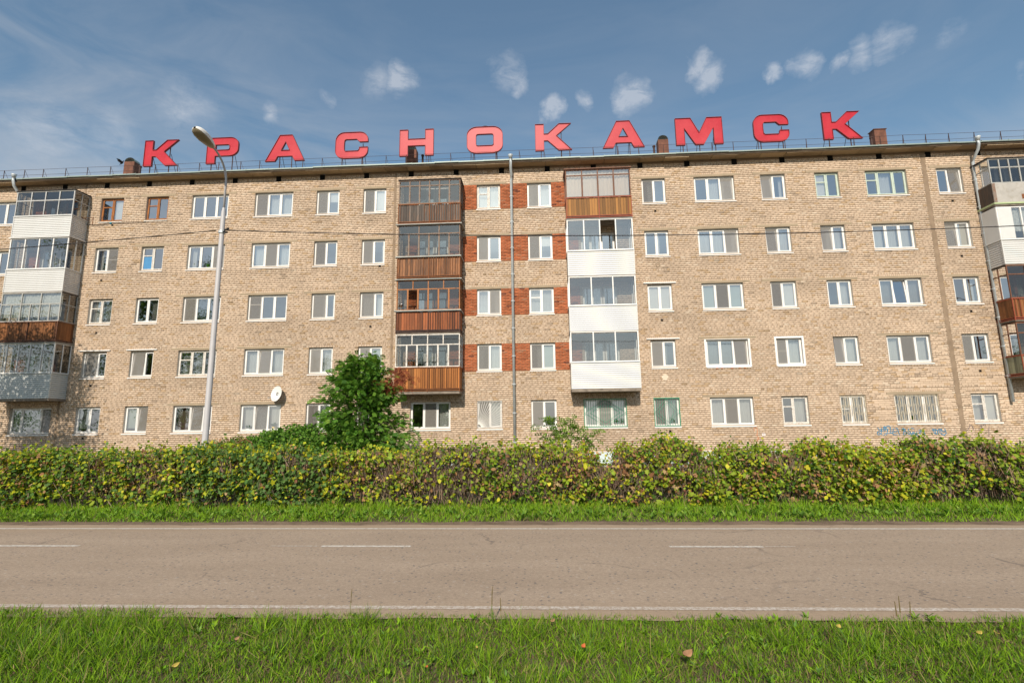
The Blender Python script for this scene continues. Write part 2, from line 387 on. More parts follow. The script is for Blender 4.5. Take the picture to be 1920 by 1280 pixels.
def soil_mat(name, c1, c2):
    m, t, bs = new_mat(name)
    tc = t.node('ShaderNodeTexCoord').outputs['Object']
    c = t.mix(t.ramp(t.noise(tc, 2.2, 7, .7), [(.35, 0.0), (.65, 1.0)]), c1, c2)
    c = t.mix(1.0, c, t.ramp(t.noise(tc, 60, 4, .7), [(.25, .6), (.75, 1.3)]), 'MULTIPLY')
    t.l.new(c, bs.inputs['Base Color']); bs.inputs['Roughness'].default_value = .95; bs.inputs['Specular IOR Level'].default_value = .1
    b = t.node('ShaderNodeBump'); b.inputs['Strength'].default_value = .8; b.inputs['Distance'].default_value = .03
    t.l.new(t.noise(tc, 20, 6, .7), b.inputs['Height']); t.l.new(b.outputs[0], bs.inputs['Normal']); return m
M['ground'] = soil_mat('turf_ground', (.085, .085, .035), (.17, .13, .085))
M['dirt'] = soil_mat('sandy_dirt_shoulder', (.27, .195, .135), (.16, .115, .08))

def letter_mat():
    m, t, bs = new_mat('faded_red_sign_face')
    tc = t.node('ShaderNodeTexCoord').outputs['Object']
    c = t.mix(t.ramp(t.noise(tc, 1.1, 4, .6), [(.35, 0.0), (.7, 1.0)]), (.42, .018, .034), (.50, .038, .052))
    d = t.ramp(t.noise(tc, 6, 8, .78), [(.62, 0.0), (.68, .85)])
    c = t.mix(d, c, (.40, .24, .20))
    d2 = t.ramp(t.noise(t.map(tc, (1, 1, 1), (5, 2, 7)), 9, 7, .75), [(.66, 0.0), (.70, .9)])
    c = t.mix(d2, c, (.10, .04, .03))
    t.l.new(c, bs.inputs['Base Color']); bs.inputs['Roughness'].default_value = .42; bs.inputs['Specular IOR Level'].default_value = .24
    return m
M['letter'] = letter_mat()


# ------------------------------------------------------------------ mesh helpers
BOXF = ((0, 1, 2, 3), (7, 6, 5, 4), (0, 4, 5, 1), (1, 5, 6, 2), (2, 6, 7, 3), (3, 7, 4, 0))

class MB:
    def __init__(s): s.v = []; s.f = []; s.mi = []
    def add(s, vs, fs, mi=0):
        o = len(s.v); s.v += [tuple(p) for p in vs]; s.f += [tuple(i + o for i in f) for f in fs]; s.mi += [mi] * len(fs); return s
    def box(s, x0, x1, y0, y1, z0, z1, mi=0):
        if x1 < x0: x0, x1 = x1, x0
        if y1 < y0: y0, y1 = y1, y0
        return s.add([(x0, y0, z0), (x0, y1, z0), (x1, y1, z0), (x1, y0, z0), (x0, y0, z1), (x0, y1, z1), (x1, y1, z1), (x1, y0, z1)], BOXF, mi)
    def quad(s, a, b, c, d, mi=0): return s.add([a, b, c, d], [(0, 1, 2, 3)], mi)
    def ring(s, x0, x1, z0, z1, w, y0, y1, mi=0):      # rectangular frame in the facade plane, butt jointed
        s.box(x0, x0 + w, y0, y1, z0, z1, mi); s.box(x1 - w, x1, y0, y1, z0, z1, mi)
        s.box(x0 + w, x1 - w, y0, y1, z0, z0 + w, mi); s.box(x0 + w, x1 - w, y0, y1, z1 - w, z1, mi); return s
    def tube(s, pts, r, n=6, mi=0, caps=True, r2=None):
        pts = [Vector(p) for p in pts]; N = len(pts); base = len(s.v); up = Vector((0, 0, 1))
        for i, p in enumerate(pts):
            d = (pts[min(i + 1, N - 1)] - pts[max(i - 1, 0)]).normalized()
            a = d.cross(up)
            if a.length < .05: a = d.cross(Vector((1, 0, 0)))
            a.normalize(); b = a.cross(d).normalized()
            rr = r if r2 is None else r + (r2 - r) * i / max(1, N - 1)
            for k in range(n):
                t = 2 * math.pi * k / n; q = p + a * (rr * math.cos(t)) + b * (rr * math.sin(t)); s.v.append(tuple(q))
        for i in range(N - 1):
            for k in range(n):
                k2 = (k + 1) % n; s.f.append((base + i * n + k, base + i * n + k2, base + (i + 1) * n + k2, base + (i + 1) * n + k)); s.mi.append(mi)
        if caps:
            s.f.append(tuple(base + k for k in range(n))[::-1]); s.mi.append(mi)
            s.f.append(tuple(base + (N - 1) * n + k for k in range(n))); s.mi.append(mi)
        return s
    def mesh(s, name, mats, smooth=False):
        me = bpy.data.meshes.new(name); me.from_pydata(s.v, [], s.f)
        for m in (mats if isinstance(mats, (list, tuple)) else [mats]): me.materials.append(m)
        if any(s.mi): me.polygons.foreach_set('material_index', s.mi)
        if smooth: me.polygons.foreach_set('use_smooth', [True] * len(s.f))
        return me
    def build(s, name, mats, parent=None, smooth=False, loc=None):
        return put(name, s.mesh(name, mats, smooth), parent, loc)

def put(name, me, parent=None, loc=None):
    o = bpy.data.objects.new(name, me); COL.objects.link(o)
    if parent is not None: o.parent = parent
    if loc is not None: o.location = loc
    return o

def empty(name, loc=(0, 0, 0), rz=0):
    o = bpy.data.objects.new(name, None); COL.objects.link(o); o.location = loc; o.rotation_euler = (0, 0, rz); o.empty_display_size = .2
    return o

def tag(o, label=None, cat=None, group=None, kind=None):
    if label: o['label'] = label
    if cat: o['category'] = cat
    if group: o['group'] = group
    if kind: o['kind'] = kind
    return o

def raw_mesh(name, V, F, C, mat):
    """V (n,3), F (m,k) int, C (n,3) vertex colours"""
    me = bpy.data.meshes.new(name); n, m, k = len(V), len(F), F.shape[1]
    me.vertices.add(n); me.vertices.foreach_set('co', np.ascontiguousarray(V, dtype=np.float32).ravel())
    me.loops.add(m * k); me.loops.foreach_set('vertex_index', np.ascontiguousarray(F, dtype=np.int32).ravel())
    me.polygons.add(m); me.polygons.foreach_set('loop_start', np.arange(0, m * k, k, dtype=np.int32))
    me.polygons.foreach_set('loop_total', np.full(m, k, dtype=np.int32))
    me.update(calc_edges=True)
    if C is not None:
        a = me.color_attributes.new('col', 'FLOAT_COLOR', 'POINT')
        a.data.foreach_set('color', np.concatenate([C, np.ones((n, 1))], 1).astype(np.float32).ravel())
    me.materials.append(mat); return me

def scatter(name, T, F, P, U, V, S, C, mat, parent=None):
    """merge many copies of a small template: T (k,3) in (along, side, normal) units"""
    T = np.asarray(T, float); F = np.asarray(F, int); n, k = len(P), len(T)
    U = U / np.linalg.norm(U, axis=1, keepdims=True)
    W_ = np.cross(U, V); W_ /= np.linalg.norm(W_, axis=1, keepdims=True) + 1e-9; V2 = np.cross(W_, U)
    S = S.reshape(n, -1)
    if S.shape[1] == 1: S = np.repeat(S, 3, 1)
    X = P[:, None, :] + U[:, None, :] * (T[None, :, 0:1] * S[:, None, 0:1]) + V2[:, None, :] * (T[None, :, 1:2] * S[:, None, 1:2]) + W_[:, None, :] * (T[None, :, 2:3] * S[:, None, 2:3])
    FF = (F[None] + (np.arange(n) * k)[:, None, None]).reshape(-1, F.shape[1])
    CC = np.repeat(C, k, 0)
    return put(name, raw_mesh(name, X.reshape(-1, 3), FF, CC, mat), parent)

def rdir(n): 
    v = RNG.normal(size=(n, 3)); return v / np.linalg.norm(v, axis=1, keepdims=True)

def wob(x, seed, k=5, base=.35):                 # smooth 1-d noise from a few sines, range about -1..1
    r = np.random.default_rng(seed); o = 0
    for i in range(k): o = o + np.sin(x * base * (1.9 ** i) * (1 + .2 * r.random()) + r.random() * 6.28) / (1.35 ** i)
    return o / 2.6

LEAF_T = [(0, 0, 0), (.32, .36, .08), (.62, .34, .09), (1, 0, -.06), (.62, -.34, .09), (.32, -.36, .08), (.5, 0, -.02)]
LEAF_F = [(0, 6, 1), (1, 6, 2), (2, 6, 3), (3, 6, 4), (4, 6, 5), (5, 6, 0)]
LOBE_T = [(0, 0, 0), (.12, .42, .06), (.42, .26, .03), (.60, .50, .08), (.66, .20, .02), (1, 0, -.05), (.66, -.20, .02), (.60, -.50, .08), (.42, -.26, .03), (.12, -.42, .06)]
LOBE_F = [(0, 2, 1), (2, 4, 3), (0, 4, 2), (0, 5, 4), (0, 6, 5), (0, 8, 6), (6, 8, 7), (0, 9, 8)]


# ------------------------------------------------------------------ ground, road
def sheet(name, x0, x1, y0, y1, z, mat, nx=1):
    b = MB(); b.quad((x0, y0, z), (x1, y0, z), (x1, y1, z), (x0, y1, z)); o = b.build(name, mat); return tag(o, kind='structure')
sheet('ground', -900, 900, -700, 1500, -.02, M['ground'])
def wavy_sheet(name, x0, x1, fy0, fy1, z, mat, step=.12):
    xs = np.arange(x0, x1, step); b = MB()
    for i in range(len(xs) - 1):
        a, c = xs[i], xs[i + 1]
        b.quad((a, fy0(a), z), (c, fy0(c), z), (c, fy1(c), z), (a, fy1(a), z))
    return tag(b.build(name, mat), kind='structure')
shoulder_far = lambda x: 11.42 - .018 * x + .10 * float(wob(np.array(x), 3, 6, 1.1))
shoulder_near = lambda x: 5.86 + .04 * float(wob(np.array(x), 4, 6, 1.6))
wavy_sheet('dirt_shoulder', -70, 70, lambda x: 10.4, shoulder_far, -.006, M['dirt'])
wavy_sheet('road', -70, 70, shoulder_near, lambda x: 11.02 - .018 * x + .06 * float(wob(np.array(x), 8, 6, 1.7)), 0.0, M['asphalt'])
def line(name, x0, x1, y0, y1, w, mat):
    b = MB(); n = max(2, int((x1 - x0) / .25))
    for i in range(n):
        a = x0 + (x1 - x0) * i / n; c = x0 + (x1 - x0) * (i + 1) / n
        ya = y0 + (y1 - y0) * i / n; yc = y0 + (y1 - y0) * (i + 1) / n
        b.quad((a, ya - w / 2, .004), (c, yc - w / 2, .004), (c, yc + w / 2, .004), (a, ya + w / 2, .004))
    return tag(b.build(name, mat), kind='structure')
line('near_edge_line', -40, 40, 6.185, 6.20, .10, M['markings_worn'])
line('far_edge_line', -40, 40, 11.35, 9.90, .09, M['markings'])
cyl = lambda x: 9.135 - .0125 * x
for a, c in ((-16.0, -14.5), (-9.85, -8.29), (-3.83, -2.25), (2.13, 3.66), (8.2, 9.75), (14.2, 15.7)):
    line('centre_dash', a, c, cyl(a), cyl(c), .095, M['markings'])
for a, c in ((-4.75, -3.87), (3.70, 4.18)):
    line('worn_centre_dash', a, c, cyl(a) + .01, cyl(c) + .01, .05, M['markings_worn'])


# ------------------------------------------------------------------ the apartment block
W = 24.95                                       # y of the brick face
X0, X1 = -33.0, 29.0
ROWTOP = lambda r: 3.185 + 2.8 * (r - 1)
OPH = 1.30                                      # opening height, sill below it
COLS = dict(A=(-30.1, -28.13), B=(-23.36, -22.09), C=(-20.81, -19.59), D=(-18.28, -16.27), E=(-14.82, -12.75), F=(-11.48, -10.25),
            G=(-8.96, -7.75), H=(-6.26, -4.28), I=(-2.97, -1.76), J=(-.35, .88), K=(2.19, 4.20), L=(5.52, 6.71), M=(8.16, 10.17),
            N=(11.48, 12.70), O=(14.16, 15.33), P=(16.63, 18.62), Q=(20.07, 21.28))
COLS['Z'] = (-26.88, -24.67)
COLS['R'] = (22.6, 24.4)
# sash codes: g bare glass, t tulle, n net, N dark net+empty room, w blind, h half blind, c grey curtain, k brown curtain, v pale green blind,
# u vent split near the top, m bar in the middle, o tilted open, B blue board ; number = relative width
SPEC = {
 'A5': 'to,g,g', 'A4': 't,g,g', 'A3': 't,t,g', 'A2': 'g,t,g', 'A1': 'g,t,g',
 'B5': 'gu,w', 'B4': 'g,nm', 'B3': 'tu,c', 'B2': 'Nco1.6,g', 'B1': 'v1.2,g',
 'C5': 'gu,g', 'C4': 'Bu,g', 'C3': 'g,c', 'C2': 'nco1.6,g', 'C1': 'v1.1,no',
 'D5': 'g,g,g', 'D4': 'g,g,N', 'D3': 'n,g,g', 'D2': 'cu,c,g', 'D1': 'k1.3,kno,k.7',
 'E5': 'n,t,t', 'E4': 't,N,t', 'E3': 'Nu,g,g', 'E2': 't,no,t', 'E1': 't,nto,t',
 'F5': 'n,h', 'F4': 'n,g', 'F3': 'n1.7,g', 'F2': 'n,t', 'F1': 'n,g',
 'G5': 'n,w', 'G4': 'n,g', 'G3': 'nt1.7,t', 'G2': 'num,v', 'G1': 'n,t',
 'H1': 'g,N,t',
 'I5': 'tu,t', 'I4': 'n,g', 'I3': 't,n', 'I2': 'n,t', 'I1': 'Nm,t',
 'J5': 'n,t', 'J4': 'n,h', 'J3': 'tu,t', 'J2': 'n,v', 'J1': 'n,g',
 'K1': 't,ntm,t', 'L5': 'n,g', 'L4': 'g,g', 'L3': 'w,w', 'L2': 'n1.1,g', 'L1': 'nt,t',
 'M5': 'g,t,no', 'M4': 't,t,no', 'M3': 'v,N,v', 'M2': 'c,c,no', 'M1': 't,n,t',
 'N5': 'no,g', 'N4': 'no,t', 'N3': 'n,w1.2', 'N2': 'Nm,t1.3', 'N1': 'gu,t1.3',
 'O5': 'wu,g', 'O4': 'no,t', 'O3': 'g,t', 'O2': 'no,t1.2', 'O1': 'cm,c1.2',
 'P5': 'gu,t1.3,g', 'P4': 't,t,t', 'P3': 'c,go,c', 'P2': 't,n1.1,t', 'P1': 'c,c1.2,c',
 'Q5': 'g,no1.1', 'Q4': 'nwo,w', 'Q3': 'g,g', 'Q2': 'N.8,g', 'Q1': 'tu,w',
 'Z1': 'v.6,v1.2,N.6',
}
STYLE = {'B5': 'orangewood', 'C5': 'orangewood', 'C4': 'oldwhite', 'B3': 'oldwhite', 'D2': 'oldwhite', 'I5': 'oldwhite', 'P5': 'greenish',
         'O5': 'greenish', 'N1': 'oldwhite', 'Q1': 'oldwhite', 'J3': 'white'}
# balcony door and window behind each balcony
BALC_X = {0: (-27.15, -23.98), 1: (-6.80, -3.69), 2: (1.57, 4.77), 3: (21.74, 24.95)}
BACK = {}
for k, (a, c) in BALC_X.items():
    for r in (2, 3, 4, 5):
        BACK[(k, r)] = (a + .75, c - .75)

openings = []                                   # (x0,x1,z0,z1)
for key in SPEC:
    a, c = COLS[key[0]]; zt = ROWTOP(int(key[1])); openings.append((a, c, zt - OPH, zt))
for (k, r), (a, c) in BACK.items():
    zt = ROWTOP(r); openings.append((a, c - .72, zt - OPH, zt)); openings.append((c - .70, c, zt - 2.1, zt))

house = empty('apartment_building', (0, W, 0))
tag(house, 'five storey sandy brick apartment block with white windows and enclosed balconies behind the hedge', 'building')
house_inv = Vector((0, W, 0))
def hb(b, name, mat, parent=house, smooth=False):          # build in world coordinates under the house
    """all verts given in world space; parts hang under the house empty"""
    if parent is house:
        b.v = [(x, y - W, z) for x, y, z in b.v]
    return b.build(name, mat, parent, smooth)

def local(b, o):                                 # shift world verts so that the object's origin sits at o (relative to parent origin)
    b.v = [(x - o[0], y - o[1], z - o[2]) for x, y, z in b.v]; return b

def intervals(z0, z1, xa, xb, blocks):
    """solid x intervals of the wall between z0 and z1"""
    zc = (z0 + z1) / 2; cut = sorted((a, c) for a, c, b0, b1 in blocks if b0 - 1e-6 < zc < b1 + 1e-6 and c > xa and a < xb)
    out = []; x = xa
    for a, c in cut:
        if a > x: out.append((x, min(a, xb)))
        x = max(x, c)
    if x < xb: out.append((x, xb))
    return out

# --- mortar body with reveals
ZB, ZT = .70, 15.28
b = MB(); zs = sorted({ZB, ZT} | {o[2] for o in openings} | {o[3] for o in openings})
for z0, z1 in zip(zs[:-1], zs[1:]):
    if z1 - z0 < 1e-4: continue
    for a, c in intervals(z0, z1, X0, X1, openings):
        b.quad((a, W + .010, z0), (c, W + .010, z0), (c, W + .010, z1), (a, W + .010, z1))
for a, c, z0, z1 in openings:
    y0, y1 = W + .010, W + .34
    b.quad((a, y0, z0), (a, y1, z0), (a, y1, z1), (a, y0, z1), 1); b.quad((c, y0, z0), (c, y1, z0), (c, y1, z1), (c, y0, z1), 1)
    b.quad((a, y0, z1), (a, y1, z1), (c, y1, z1), (c, y0, z1), 1); b.quad((a, y0, z0), (a, y1, z0), (c, y1, z0), (c, y0, z0), 1)
b.quad((X0, W, ZB), (X0, W + 12, ZB), (X0, W + 12, ZT), (X0, W, ZT)); b.quad((X1, W, ZB), (X1, W + 12, ZB), (X1, W + 12, ZT), (X1, W, ZT))
b.quad((X0, W + 12, ZB), (X1, W + 12, ZB), (X1, W + 12, ZT), (X0, W + 12, ZT))
wall = hb(b, 'mortar_wall', [M['mortar'], M['reveal']])
# rooms
b = MB()
b.quad((X0, W + 3.4, 0), (X1, W + 3.4, 0), (X1, W + 3.4, ZT), (X0, W + 3.4, ZT))
for r in range(1, 7):
    z = 1.03 + 2.8 * (r - 1); b.box(X0 + .05, X1 - .05, W + .35, W + 3.39, z - .2, z)
for x in (-31, -27.6, -23.9, -21.4, -19, -15.5, -12.1, -9.6, -7.3, -3.4, -1.0, 1.4, 5.0, 7.4, 10.8, 13.4, 16.0, 19.4, 21.7, 25.5):
    b.box(x - .06, x + .06, W + .351, W + 3.38, .3, ZT)
hb(b, 'rooms', M['interior'])
b = MB(); b.box(X0 - .02, X1 + .02, W - .035, W + 12.0, -.1, .70); hb(b, 'plinth', M['plinth'])

# --- brickwork, every brick real
LBAND = {}
def band_for(key):
    r = int(key[1])
    p = {5: 1.0, 4: 1.0, 3: .8, 2: .35, 1: .4}[r]
    if key in ('B2', 'C2', 'L2', 'L3', 'N2', 'B3', 'C3', 'L1', 'K1', 'I1', 'J1', 'O2', 'Q2', 'B1', 'C1', 'O1', 'N1', 'F1'): return False
    return p > .5 or key in ('D2', 'E2', 'M2', 'P2', 'D1', 'E1', 'M1', 'P1')
blocks = [(a - .002, c + .002, z0 - .051, z1) for a, c, z0, z1 in openings]
lint = []
for key in SPEC:
    a, c = COLS[key[0]]; zt = ROWTOP(int(key[1]))
    if band_for(key):
        e = random.uniform(.30, .44); e2 = random.uniform(.30, .44)
        lint.append((a - e, c + e2, zt + .004, zt + random.uniform(.115, .15)))
        blocks.append((a - e, c + e2, zt, zt + .1))
red = []
for r in (2, 3, 4, 5):
    zt = ROWTOP(r); z0, z1 = zt - 1.35, zt + .0
    for xa, xb in ((-6.55, 2.2), (-27.2, -25.6), (21.9, 23.5)):
        red.append((xa, xb, z0, z1))
SEAMS = [(-7.31, -7.21), (-24.36, -24.27), (19.42, 19.60)]
for a, c in SEAMS: blocks.append((a, c, 0, 20))
PLATES = []
camx = lambda x, z: (x, z)
def proj_w(x0, x1, z):
    def p(x):
        q = Vector((x, W, z - EYE)); return 960 + 960 * q.dot(_r) / q.dot(_f), 640 - 960 * q.dot(_u) / q.dot(_f)
    a, c = p(x0), p(x1); return c[0] - a[0], a[0], c[0], a[1]
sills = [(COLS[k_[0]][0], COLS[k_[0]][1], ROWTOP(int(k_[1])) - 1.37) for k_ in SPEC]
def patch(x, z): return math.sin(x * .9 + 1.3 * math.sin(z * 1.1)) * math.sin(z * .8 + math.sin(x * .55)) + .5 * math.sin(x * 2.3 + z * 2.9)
def silldirt(x, z):  # dirt below each sill, streaky and fading downwards
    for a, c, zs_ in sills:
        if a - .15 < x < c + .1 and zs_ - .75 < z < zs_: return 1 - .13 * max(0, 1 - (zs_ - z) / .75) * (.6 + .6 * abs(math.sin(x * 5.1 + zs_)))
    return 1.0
BR = []                                          # x0,x1,z0,z1,colour, proud
singles = []
rb = random.Random(5)
nrow = int(round((ZT - .685) / .1))
hdr_over = set()
for key in SPEC:
    zt = ROWTOP(int(key[1])); a, c = COLS[key[0]]
    hdr_over.add((round((zt + .1 - .685) / .1), a - .30, c + .30))
for k in range(nrow):
    z0 = .685 + .1 * k; z1 = z0 + .1
    if z1 > ZT: break
    hz = k % 5 == 3
    pitch0 = .135 if hz else .268
    off = rb.choice([0, .134, .067, .2]) * .35 + rb.uniform(-.02, .02) + (.134 if k % 2 else 0)
    tone_row = rb.uniform(.95, 1.05)
    for xa, xb in intervals(z0, z1, X0, X1, blocks + [(a, c, q0, q1) for a, c, q0, q1 in red]):
        x = xa + ((off - xa) % pitch0)
        if x - xa > .03: 
            xs = xa
        else: xs = x
        while xs < xb - .015:
            pitch = pitch0; hh = 0
            for kk, ha, hc in hdr_over:
                if kk == k and ha < xs < hc: pitch = .098; hh = 1
            xn = (x if xs == xa and x - xa > .03 else xs + pitch)
            if hh: xn = xs + pitch
            xn = min(xn, xb)
            if xb - xn < .03: xn = xb
            if xn - xs > .03:
                j = rb.uniform(.004, .007)
                a, c = xs + j, xn - rb.uniform(.004, .008); zz0 = z0 + .007; zz1 = z1 - rb.uniform(.006, .011)
                t = rb.random(); sat = rb.random()
                base = np.array((.592, .458, .340)) * (0.91 + .18 * t) * tone_row * (1 + .07 * patch(a, zz0)) * silldirt(a, zz0)
                if rb.random() < .10: base = np.array((.52, .375, .24)) * rb.uniform(.9, 1.05)
                if rb.random() < .05: base = np.array((.64, .52, .40))
                if rb.random() < .02: base *= .7
                BR.append((a, c, zz0, zz1, base, W - rb.uniform(0, .004)))
            xs = xn
for xa, xb, q0, q1 in red:
    n = 17; h = (q1 - q0) / n
    bl = [o for o in blocks]
    for k in range(n):
        z0 = q0 + h * k; z1 = z0 + h
        off = .13 * (k % 2) + rb.uniform(-.02, .02)
        for ia, ib in intervals(z0, z1, xa, xb, bl):
            x = ia; first = True
            while x < ib - .02:
                xn = min(ib, x + (.262 if not first or k % 2 else .14)); first = False
                if ib - xn < .04: xn = ib
                base = np.array((.43, .14, .065)) * rb.uniform(.74, 1.25)
                if rb.random() < .035: base = np.array((.17, .06, .04))
                if rb.random() < .05: base = np.array((.42, .19, .11))
                BR.append((x + .005, xn - .005, z0 + .005, z1 - .006, base, W - rb.uniform(-.002, .005)))
                x = xn
# the 300 widest on screen (clear of hedge and balconies) become single parts
cand = []
for i, (a, c, z0, z1, base, y) in enumerate(BR):
    if c - a > .24 and 1.75 < z0 < 9 and 15.4 < a < 21.6:
        w_, pa, pc, py = proj_w(a, c, z0)
        if 0 < pa and pc < 1915 and base[0] > .45: cand.append((-w_, i))
cand.sort(); pick = {i for _, i in cand[:300]}
V = []; Cc = []
for i, (a, c, z0, z1, base, y) in enumerate(BR):
    if i in pick: continue
    yb = W + .011
    V += [(a, y, z0), (c, y, z0), (c, y, z1), (a, y, z1), (a, yb, z0), (c, yb, z0), (c, yb, z1), (a, yb, z1)]
    Cc += [base] * 8
nb = len(V) // 8
F5 = np.array([(0, 1, 2, 3), (0, 4, 5, 1), (1, 5, 6, 2), (2, 6, 7, 3), (3, 7, 4, 0)])
FF = (F5[None] + (np.arange(nb) * 8)[:, None, None]).reshape(-1, 4)
V = np.array(V); V[:, 1] -= W
bw = put('brickwork', raw_mesh('brickwork', V, FF, np.array(Cc), M['brick']), house); tag(bw, kind='stuff')
ub = MB().box(-.5, .5, -.006, .006, -.5, .5).mesh('brick', M['brick1'])
for i in sorted(pick):
    a, c, z0, z1, base, y = BR[i]
    o = put('brick', ub, house, ((a + c) / 2, y + .006 - W, (z0 + z1) / 2)); o.scale = (c - a, 1, z1 - z0); o.color = (*[float(v) for v in base], 1)
# plaster lintels, seams, vents, holes
for a, c, z0, z1 in lint:
    b = MB(); y = W - .012
    n = 8; top = [z1 + random.uniform(-.012, .012) for _ in range(n + 1)]; xs = [a + (c - a) * i / n for i in range(n + 1)]
    for i in range(n):
        b.add([(xs[i], y, z0), (xs[i + 1], y, z0), (xs[i + 1], y, top[i + 1]), (xs[i], y, top[i]), (xs[i], W + .009, z0), (xs[i + 1], W + .009, z0), (xs[i + 1], W + .009, top[i + 1]), (xs[i], W + .009, top[i])],
              [(0, 1, 2, 3), (3, 2, 6, 7), (0, 4, 5, 1)] + ([(0, 3, 7, 4)] if i == 0 else []) + ([(1, 5, 6, 2)] if i == n - 1 else []))
    hb(b, 'plaster_lintel', M['plaster'])
for si, (a, c) in enumerate(SEAMS):
    b = MB(); z = ZB; pl, pr = a, c; rough = .05 if si == 2 else .015
    while z < ZT:
        z2 = min(ZT, z + .1); nl, nr = a - random.uniform(0, rough), c + random.uniform(0, rough)
        b.quad((nl, W - .0065, z), (nr, W - .0065, z), (nr, W - .0065, z2), (nl, W - .0065, z2)); z = z2
    hb(b, 'wall_seam', M['seam'])
x = -27.9 - 2.385
while x < X1:
    b = MB(); b.box(x - .12, x + .13, W - .012, W - .009, 14.98, 15.27); b.box(x - .135, x - .12, W - .016, W, 14.97, 15.27); hb(b, 'attic_vent', M['black']); x += 2.385
for vx, vz in ((-22.77, 7.0), (-22.75, 4.27), (-22.84, 9.8), (-8.37, 7.0), (-7.98, 10.14), (6.13, 12.62), (6.13, 6.99), (20.66, 4.22), (20.68, 7.08), (20.63, 12.63), (20.65, 9.81), (-22.84, 1.63), (6.2, 1.62)):
    b = MB(); b.box(vx - .055, vx + .055, W - .009, W - .005, vz - .05, vz + .05); hb(b, 'vent_hole', M['black'])
b = MB(); n = 9
pts = [(6.11 + .17 * math.cos(t) * random.uniform(.8, 1.1), W - .010, 4.19 + .15 * math.sin(t) * random.uniform(.8, 1.1)) for t in [2 * math.pi * i / n for i in range(n)]]
b.add(pts, [tuple(range(n))]); hb(b, 'filler_patch', simple('cream_filler_patch', (.66, .56, .44), .9, .1))
b = MB(); pts = [(6.09 + .10 * math.cos(t), W - .010, 9.81 + .10 * math.sin(t)) for t in [2 * math.pi * i / 12 for i in range(12)]]
b.tube(pts + [pts[0]], .018, 5); hb(b, 'vent_ring', M['plaster'])


# ------------------------------------------------------------------ windows
def corrugated(x0, x1, z0, z1, y, mat, parent, name='curtain', amp=.02, waves=None, wav_bottom=0.0):
    n = max(6, int((x1 - x0) / .035)); b = MB(); ph = random.uniform(0, 6)
    top = []; bot = []
    for i in range(n + 1):
        x = x0 + (x1 - x0) * i / n; yy = y + amp * math.sin(ph + i * 1.25) + amp * .5 * math.sin(ph * 2 + i * .43)
        top.append((x, yy, z1)); bot.append((x, yy, z0 + wav_bottom * abs(math.sin(i * .8))))
    for i in range(n): b.quad(bot[i], bot[i + 1], top[i + 1], top[i])
    return b.build(name, mat, parent, smooth=True)

